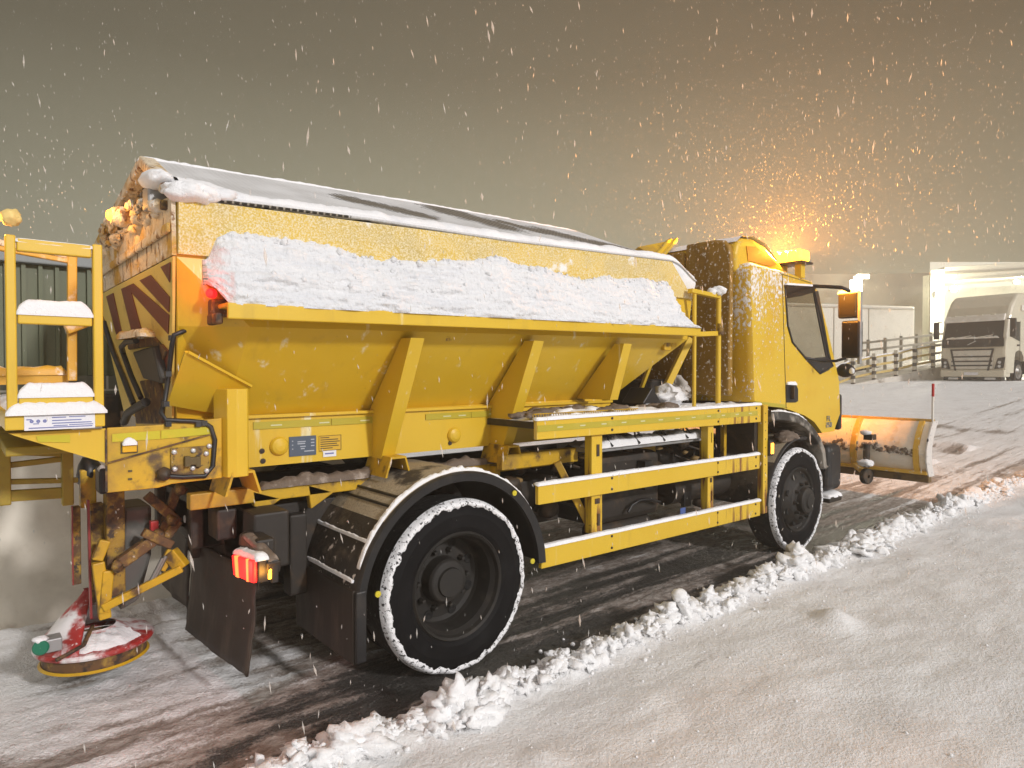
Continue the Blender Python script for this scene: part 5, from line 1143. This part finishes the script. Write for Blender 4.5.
# seams, handle, badge, tape on the side we see
a, c = PY(782, 274, cy_), PY(786, 408, cy_); b = MB().bar((a.x, cy_-.001, a.z), (c.x, cy_-.001, c.z), .004, .008, (1, 0, 0)); b.bar((a.x-.03, cy_-.001, a.z), (a.x+.55, cy_-.001, a.z-.035), .008, .004); c2 = PY(835, 384, cy_); b.bar((c.x, cy_-.001, c.z+.0), (c.x+.02, cy_-.001, c.z+.001), .004, .006); b.each('door_seam', DINK, cab)
b = MB(); q = [C(786, 383), C(795, 383.5), C(797.5, 389), C(797.5, 401), C(795, 402.5), C(786, 402.5)]
b.prism([(x, cy_-.008, z) for x, z in q], (0, .012, 0)); dh = b.build('door_handle', BLK, cab, bevel=.003); MB().bar((q[0][0]+.08, cy_-.018, q[0][1]-.03), (q[0][0]+.08, cy_-.018, q[5][1]+.03), .05, .016).build('grip', CHAS, cab, bevel=.004)
MB().cap([(q[0][0], cy_-.008, q[0][1]-.004), (q[1][0], cy_-.008, q[1][1]-.004)], .03, .02, 3., .012).build('snow_layer', SNOW, cab)
c = PY(828.3, 421.8, cy_); b = MB(); k = .0105
def glyph(s, x, z, w, h):
    seg = {'F': ['l', 't', 'm'], 'L': ['l', 'b'], '2': ['t', 'ur', 'm', 'll', 'b'], '5': ['t', 'ul', 'm', 'lr', 'b'], '0': ['t', 'b', 'l', 'r']}[s]; e = w*.28
    R_ = {'l': (0, 0, e, h), 'r': (w-e, 0, w, h), 't': (0, h-e, w, h), 'b': (0, 0, w, e), 'm': (0, h/2-e/2, w, h/2+e/2), 'ul': (0, h/2, e, h), 'ur': (w-e, h/2, w, h), 'll': (0, 0, e, h/2), 'lr': (w-e, 0, w, h/2)}
    for q in seg: x0, z0, x1, z1 = R_[q]; b.box((x+x0, cy_-.001, z+z0), (x+x1, cy_-.006, z+z1))
for i, s in enumerate('FL'): glyph(s, c.x-.04+i*.05, c.z+.01, .036, .05)
for i, s in enumerate('250'): glyph(s, c.x-.055+i*.045, c.z-.055, .034, .05)
b.build('model_badge', GREY, cab)
b = MB().prism([(x, cy_-.001, z) for x, z in (C(755, 401), C(785, 404.5), C(785, 408), C(755, 405))], (0, -.003, 0)); b.build('reflective_tape', TAPE, cab)
# interior
b = MB().box((5.45, .2, 1.35), (6.9, 2.2, 1.42)); b.box((6.55, .15, 1.42), (6.95, 2.25, 1.78)); it = b.build('cab_interior', SEAT, T)
b = MB()
for yy in (.62, 1.75): b.box((5.5, yy-.24, 1.45), (6.0, yy+.24, 1.62)).box((5.42, yy-.23, 1.6), (5.56, yy+.23, 2.22)).box((5.42, yy-.12, 2.24), (5.52, yy+.12, 2.42))
b.each('seat_cushion', SEAT, it, bevel=.03)
b = MB(); wc = Vector((6.42, .62, 1.90)); ax = Vector((-.55, 0, .83)).normalized(); u = Vector((0, 1, 0)); w = ax.cross(u)
b.tube([wc+(u*math.cos(2*math.pi*k/28)+w*math.sin(2*math.pi*k/28))*.22 for k in range(29)], .018, 8, False)
b.tube([wc-u*.2, wc+u*.2], .02).tube([wc, wc-w*.2 if w.z > 0 else wc+w*.2], .02).tube([wc, wc-ax*.35], .035); b.build('steering_wheel', BLK, it)
# high roof fairing
pr = [(5.215, 2.55), (5.205, 2.72), (5.24, 2.82), (5.33, 2.872), (5.50, 2.885), (5.72, 2.84), (5.98, 2.72), (6.16, 2.625), (6.10, 2.57), (5.3, 2.57)]
b = MB().prism([(x, .16, z) for x, z in pr], (0, 2.08, 0)); rf_ = b.build('roof_fairing', YELC, T, bevel=.045, seg=4)
q = [(5.37, 2.80), (5.52, 2.815), (5.70, 2.775), (5.90, 2.695), (5.80, 2.665), (5.40, 2.675)]
MB().prism([(x, .158, z) for x, z in q], (0, -.006, 0)).build('side_recess', pm('recess_amber', (.42, .19, .012), .45), rf_)
b = MB().grid(lambda u, v: Vector((lerp(5.24, 5.95, u), lerp(.17, 2.2, v), interp([(5.24, 2.83), (5.33, 2.882), (5.50, 2.893), (5.72, 2.85), (5.95, 2.742)], lerp(5.24, 5.95, u))+.02*math.sin(math.pi*u)*(1+nz(u*5, v*9)))), 24, 50); b.build('snow_layer', SNOW, rf_)
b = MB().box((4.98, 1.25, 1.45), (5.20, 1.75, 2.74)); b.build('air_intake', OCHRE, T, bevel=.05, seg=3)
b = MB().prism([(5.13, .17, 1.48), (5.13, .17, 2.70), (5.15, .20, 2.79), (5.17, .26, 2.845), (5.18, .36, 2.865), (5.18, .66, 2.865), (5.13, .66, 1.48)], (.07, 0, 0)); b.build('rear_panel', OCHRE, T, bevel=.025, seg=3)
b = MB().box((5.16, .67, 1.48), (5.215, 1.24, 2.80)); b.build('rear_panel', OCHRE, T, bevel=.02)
b = MB().cap([(5.3, .13, 2.625), (6.3, .13, 2.575)], .10, .022, 6., .02, .6).cap([(6.2, .5, 2.595), (6.2, 2.0, 2.595)], .18, .03, 2., .03); b.build('snow_layer', SNOW, T)
# beacon bar
xb = 6.16
p0, p1 = PX(777, 257, xb), PX(806, 256.5, xb); zb = (p0.z+p1.z)/2
ya, yb_ = p1.y, p0.y
lb_ = MB().box((xb-.11, ya-.02, zb-.085), (xb+.11, yb_+.02, zb-.062)).build('beacon_bar', BLK, T, bevel=.01)
b = MB()
for k in range(4): b.box((xb-.10, lerp(ya, yb_, k/4)+.004, zb-.060), (xb+.10, lerp(ya, yb_, (k+1)/4)-.004, zb+.052))
b.each('lens', AMBER, lb_, bevel=.028, seg=3)
b = MB()
for y in (lerp(ya, yb_, .2), lerp(ya, yb_, .8)): b.box((xb-.04, y-.03, 2.58), (xb+.04, y+.03, zb-.086))
b.each('mount', YEL, lb_)
for f, dx, dz, en in ((.95, .0, .082, 1050), (.55, .0, .082, 520)):
    lt = bpy.data.lights.new('beacon_light', 'POINT'); lt.energy = en; lt.color = (1., .36, .035); lt.shadow_soft_size = .04
    lo = bpy.data.objects.new('beacon_light', lt); COL.objects.link(lo); lo.parent = lb_; lo.location = Vector((xb+dx, lerp(ya, yb_, f), zb+dz))-PLACE[lb_.name]
# mirrors
b = MB().tube([PY(809, 286, .06), PY(826, 286.5, -.08), PY(841, 287.5, -.22), PY(850, 291, -.27)], .018); b.build('mirror_arm', BLK, T)
xm = 7.0
def mirror(x0, y0, x1, y1, nm):
    a, c = PX(x0, y0, xm), PX(x1, y1, xm); yy0, yy1 = min(a.y, c.y), max(a.y, c.y)
    m_ = MB().box((xm, yy0, c.z), (xm+.09, yy1, a.z)).build(nm, BLK, T, bevel=.022, seg=3)
    MB().box((xm-.004, yy0+.02, c.z+.025), (xm+.004, yy1-.02, a.z-.025)).build('mirror_glass', pm('mirror_%s' % nm, (.016, .014, .012), .35, spec=.15), m_, bevel=.002); return m_, yy0, yy1, a.z
m1, ya1, yb1, zt1 = mirror(837.5, 292.5, 857, 317.5, 'wing_mirror'); m2, *_ = mirror(841, 321, 859.5, 358, 'wing_mirror')
MB().cap([(xm+.045, yb1, zt1-.004), (xm+.045, ya1, zt1-.004)], .10, .03, 4., .012).build('snow_layer', SNOW, m1)
c = PX(858, 318, xm); MB().box((xm+.01, c.y-.02, PX(860, 364, xm).z), (xm+.06, c.y+.012, zt1)).build('mirror_bracket', GREY, T, bevel=.008)
b = MB().tube([PY(806, 358, .05), PY(822, 361, -.03), PY(836, 361, -.16), PY(846, 358, -.24)], .014); b.build('mirror_arm', BLK, T)
a, c = PX(838, 363, 7.05), PX(851, 378, 7.05); m3 = MB().lump(((7.08), (a.y+c.y)/2, (a.z+c.z)/2), .085, 3, .06, 1., 1., (.8, 1.1, .85)).build('kerb_mirror', BLK, T)
c = PX(850.5, 371, 7.0); MB().lump((7.03, c.y, c.z), .035, 2, .15, 2., 1., (.6, .8, 1.)).build('snow_layer', SNOW, m3)
# front arch trim, mudguard, bumper, corner deflector
op = [C(771, 411, -.02), C(784, 411, -.02), C(793, 412.5, -.02), C(801, 415, -.02), C(809, 420.5, -.02), C(816, 428, -.02), C(822, 437, -.02), C(826.5, 449, -.02), C(828.5, 466, -.02)]
b = MB(); th = .085
mids = []
for i, (x, z) in enumerate(op):
    x0, z0 = op[max(0, i-1)]; x1, z1 = op[min(len(op)-1, i+1)]; d = Vector((x1-x0, z1-z0)).normalized(); nrm2 = Vector((d.y, -d.x)); mids.append((x+nrm2.x*th, z+nrm2.y*th))
vs = []
for (x, z), (xi, zi) in zip(op, mids): vs += [(x, .03, z), (x, -.01, z-.004), (xi, -.02, zi), (xi, .55, zi), (x, .55, z)]
m_ = len(op); b.add(vs, [(i*5+k, i*5+(k+1) % 5, (i+1)*5+(k+1) % 5, (i+1)*5+k) for i in range(m_-1) for k in range(5)]+[(0, 1, 2, 3, 4), tuple((m_-1)*5+k for k in (4, 3, 2, 1, 0))], False)
o = b.build('wheel_arch', pm('arch_plastic_slush', (.03, .028, .025), .5, layers=[((.30, .27, .23), 5., .46, .64)], bp=(30., .3, .006)), T, bevel=.012)
b = MB().cap([(x, .02, z-.006) for x, z in op[:5]], .05, .016, 4., .02, .8); b.build('snow_layer', SNOW, o)
MB().prism([(op[0][0]-.03, .06, 1.0), (op[0][0]-.03, .06, op[0][1]-.05), (6.75, .06, op[3][1]-.05), (6.75, .06, 1.0)], (0, .01, 0)) if False else None
b = MB().box((5.35, .40, .60), (6.75, .44, 1.28)).box((5.34, .05, .95), (5.40, .40, 1.28)); b.build('inner_arch', CHAS, T)
arch(FWX, -.015, .50, .60, .56, R(78), R(178), [GUARD, BLK, GUARDK], 'mudguard', .03)
c = PY(771, 448, -.02); mk = MB().box((c.x-.035, -.03, c.z-.07), (c.x+.03, .02, c.z+.07)).build('side_marker', BLK, T, bevel=.008); MB().box((c.x-.022, -.038, c.z-.05), (c.x+.02, -.0305, c.z+.045)).build('lens', AMBER2, mk, bevel=.004)
MB().lump(PY(786, 436, .05), .10, 3, .4, 2., 4., (1.3, 1., .5)).build('snow_lump', DIRTS, T)
b = MB().box((6.80, .06, .46), (7.12, 2.34, .94)); bp_ = b.build('front_bumper', BLK, T, bevel=.07, seg=4)
for yy in (.30, 2.1): MB().box((7.10, yy-.18, .62), (7.135, yy+.18, .82)).build('headlight', LCHR, bp_, bevel=.02)
b = MB().box((6.74, .02, .36), (7.02, .30, .42)); st_ = b.build('cab_step', CHAS, T, bevel=.015); MB().cap([(6.74, .12, .418), (7.02, .12, .418)], .20, .035, 2., .02).build('snow_layer', SNOW, st_)
a, c = PY(837, 394, .05), PY(842, 430, .05); b = MB().box((7.035, .06, c.z), (7.105, .30, a.z)); b.build('corner_deflector', BLK, T, bevel=.03, seg=3)
b = MB().box((7.045, .35, 1.0), (7.09, 2.05, 1.52)); b.build('front_grille', BLK, T, bevel=.02)
# ------------------------------------------------------------------ snow plough
XP = 8.0
yA, yB = -.452, 2.75
ztp, zbt = 1.150, .555
pz = [0, .12, .3, .5, .7, .85, 1.0]; pxo = [.07, .02, -.02, -.02, .03, .09, .17]
def plx(t): return interp(list(zip(pz, pxo)), t)
def pm_(y, t, off=0.): return Vector((XP+plx(t)-off+(y-1.15)*.0, y, lerp(zbt, ztp, t)))
pw = MB(); pw.grid(lambda u, v: pm_(lerp(yA, yB, u), v)+Vector((.010*nz(u*14, v*6, 3.)-.03*math.exp(-((v-.45-.05*nz(u*7, 1.))/.07)**2)*max(0, .6+nz(u*22, v*9)), 0, 0)), 120, 30)
plo = pw.build('snow_plough', PLOW, T, solid=.018)
for py_, wd in ((yA+.10, .05), (.30, .06), (1.15, .06), (2.0, .06), (yB-.1, .05)):
    b = MB(); vs = []
    for t in [i/12 for i in range(13)]:
        p = pm_(py_, t); vs += [p+Vector((-.012, -wd/2, 0)), p+Vector((-.055, -wd/2, 0)), p+Vector((-.055, wd/2, 0)), p+Vector((-.012, wd/2, 0))]
    b.add(vs, [(i*4+k, i*4+(k+1) % 4, (i+1)*4+(k+1) % 4, (i+1)*4+k) for i in range(12) for k in range(4)]+[(3, 2, 1, 0), (48, 49, 50, 51)]); b.build('plough_rib', PLOWY, plo)
b = MB().box((XP+.15, yA, ztp-.01), (XP+.20, yB, ztp+.02)); b.build('top_edge', pm('plough_top_ochre', (.52, .33, .08), .6), plo, bevel=.005)
b = MB().box((XP-.0, yA-.01, zbt-.065), (XP+.09, yB+.01, zbt+.02)); b.build('cutting_edge', PLOWE, plo, bevel=.01)
b = MB().box((XP-.03, yA, zbt+.021), (XP+.03, yB, zbt+.06)); b.build('lower_beam', PLOWY, plo, bevel=.008)
b = MB(); pl = [pm_(yA-.012, t, .06) for t in [i/10 for i in range(11)]]+[pm_(yA-.012, t, -.10) for t in [1-i/10 for i in range(11)]]
b.prism(pl, (0, .014, 0)); b.build('end_plate', pm('end_plate_snow', (.66, .62, .58), .7, layers=[((.06, .05, .05), 12., .58, .64)], bp=(30., .5, .01)), plo)
c = PX(927, 418, XP+.15); b = MB().tube([(XP+.16, yA+.01, ztp), (XP+.16, yA+.01, 1.42)], .012); pk = b.build('marker_pole', pm('pole_white', (.75, .72, .66), .5), plo); MB().tube([(XP+.16, yA+.01, 1.42), (XP+.16, yA+.01, 1.56)], .0135).build('red_tip', REDP, plo)
a = PX(866, 440, 7.78); b = MB().tube([(7.80, a.y, .88), (7.80, a.y, .62)], .035, 12).box((7.76, a.y-.07, .93), (7.88, a.y+.02, .99)).lathe((7.80, a.y, .52), (.25, 1, 0), [(.02, -.03), (.08, -.03), (.088, -.02), (.088, .02), (.08, .03), (.02, .03)], 24); jw = b.build('support_wheel', CHAS, plo); MB().lump((7.78, a.y, .67), .075, 3, .3, 2., 2., (.9, 1.1, .6)).lump((7.78, a.y, 1.01), .05, 2, .3, 2., 3., (1, 1.2, .6)).build('snow_layer', SNOW, plo)
b = MB().bar((7.93, .28, .62), (7.80, .10, .55), .06, .05).box((7.10, .75, .55), (7.95, .87, .68)).box((7.10, 1.5, .55), (7.95, 1.62, .68)).box((7.4, .7, .52), (7.55, 1.7, .72)); b.build('plough_frame', PLOWY, plo, bevel=.01)
b = MB(); rnd = random.Random(17)
for k in range(150):
    y = rnd.uniform(yA+.1, 1.0); t = .45+.06*nz(y*5, 1.)+rnd.gauss(0, .035); b.lump(pm_(y, t, .022), rnd.uniform(.010, .03), 1, .4, 2., k)
tag(b.build('slush_crumbs', pm('slush_dark', (.20, .15, .11), .8, layers=[((.6, .52, .45), 20., .5, .65)]), plo), kind='stuff')

# ------------------------------------------------------------------ falling snow
def flake_mat():
    m, t, p = newmat('snowflake'); out = t.nodes['Material Output']; tr = nd(t, 'ShaderNodeBsdfTransparent'); d = nd(t, 'ShaderNodeBsdfDiffuse'); tl_ = nd(t, 'ShaderNodeBsdfTranslucent')
    d.inputs[0].default_value = (.9, .9, .88, 1); tl_.inputs[0].default_value = (.9, .9, .88, 1)
    a = nd(t, 'ShaderNodeMixShader'); a.inputs[0].default_value = .45; c = nd(t, 'ShaderNodeMixShader'); c.inputs[0].default_value = .42
    t.links.new(d.outputs[0], a.inputs[1]); t.links.new(tl_.outputs[0], a.inputs[2]); t.links.new(tr.outputs[0], c.inputs[1]); t.links.new(a.outputs[0], c.inputs[2]); t.links.new(c.outputs[0], out.inputs['Surface']); return m
b = MB(); rnd = random.Random(31); bcn = Vector((xb, (ya+yb_)/2, zb))
OCT = [(0, 2, 4), (2, 1, 4), (1, 3, 4), (3, 0, 4), (2, 0, 5), (1, 2, 5), (3, 1, 5), (0, 3, 5)]
def flake(p, w, l):
    t = Vector((rnd.gauss(-.10, .14), rnd.gauss(0, .14), 1)).normalized(); u = t.orthogonal().normalized(); v = t.cross(u); k = rnd.uniform(.7, 1.3)
    b.add([p+u*w*k, p-u*w*k, p+v*w, p-v*w, p+t*l, p-t*l], OCT)
for k in range(20000):
    p = Vector((rnd.uniform(-4, 18), rnd.uniform(-3, 14), rnd.uniform(.05, 9)))
    d = (p-CAM).length
    if d < 1.3 or (p.y > -.02 and p.y < 2.4 and .8 < p.x < 7.1 and p.z < 2.9): continue
    if p.y > 2.85 and p.x < 3.4 and p.z < 2.7: continue
    w = lerp(.0010, .0050, rnd.random()**2.6)*(1 if d > 3 else .6)*(.62 if (p-bcn).length < 2.2 else 1); flake(p, w, w*rnd.uniform(3.0, 9.0))
for k in range(5200):
    p = bcn+Vector((rnd.gauss(0, 1.3), rnd.gauss(0, 1.2), rnd.gauss(.6, .8)))
    if p.z < 2.95 or (p-bcn).length < .3: continue
    w = rnd.uniform(.0007, .0016); flake(p, w, w*rnd.uniform(3, 9))
for k in range(1100):
    p = Vector((rnd.uniform(.2, 7.5), rnd.uniform(-2.2, -.06), rnd.uniform(.1, 3.4)))
    if (p-CAM).length < 1.1: continue
    w = lerp(.0010, .0034, rnd.random()**2); flake(p, w, w*rnd.uniform(3., 8.))
for k in range(260):
    p = Vector((.2+rnd.gauss(0, .35), .5+rnd.gauss(0, .35), 2.45+rnd.gauss(.05, .14)))
    if p.z < 2.3: continue
    w = rnd.uniform(.0016, .0028); flake(p, w, w*rnd.uniform(2., 4.))
o = b.build('falling_snow', flake_mat(), loc=(0, 0, 0)); tag(o, 'white snowflakes falling through the lit night air', 'snow', kind='stuff')

# ------------------------------------------------------------------ snowy night air
HAZE_DENSITY = 0.0065
b = MB().box((-340, -540, -1.5), (940, 640, 10.5))
m = bpy.data.materials.new('snowy_air'); m.use_nodes = True; t = m.node_tree; t.nodes.clear(); out = t.nodes.new('ShaderNodeOutputMaterial'); pv = t.nodes.new('ShaderNodeVolumePrincipled')
pv.inputs['Color'].default_value = (.92, .91, .80, 1); pv.inputs['Density'].default_value = HAZE_DENSITY; pv.inputs['Anisotropy'].default_value = .0
t.links.new(pv.outputs[0], out.inputs['Volume']); m.cycles.homogeneous_volume = True if hasattr(m.cycles, 'homogeneous_volume') else None
o = b.build('haze', m); tag(o, kind='stuff')
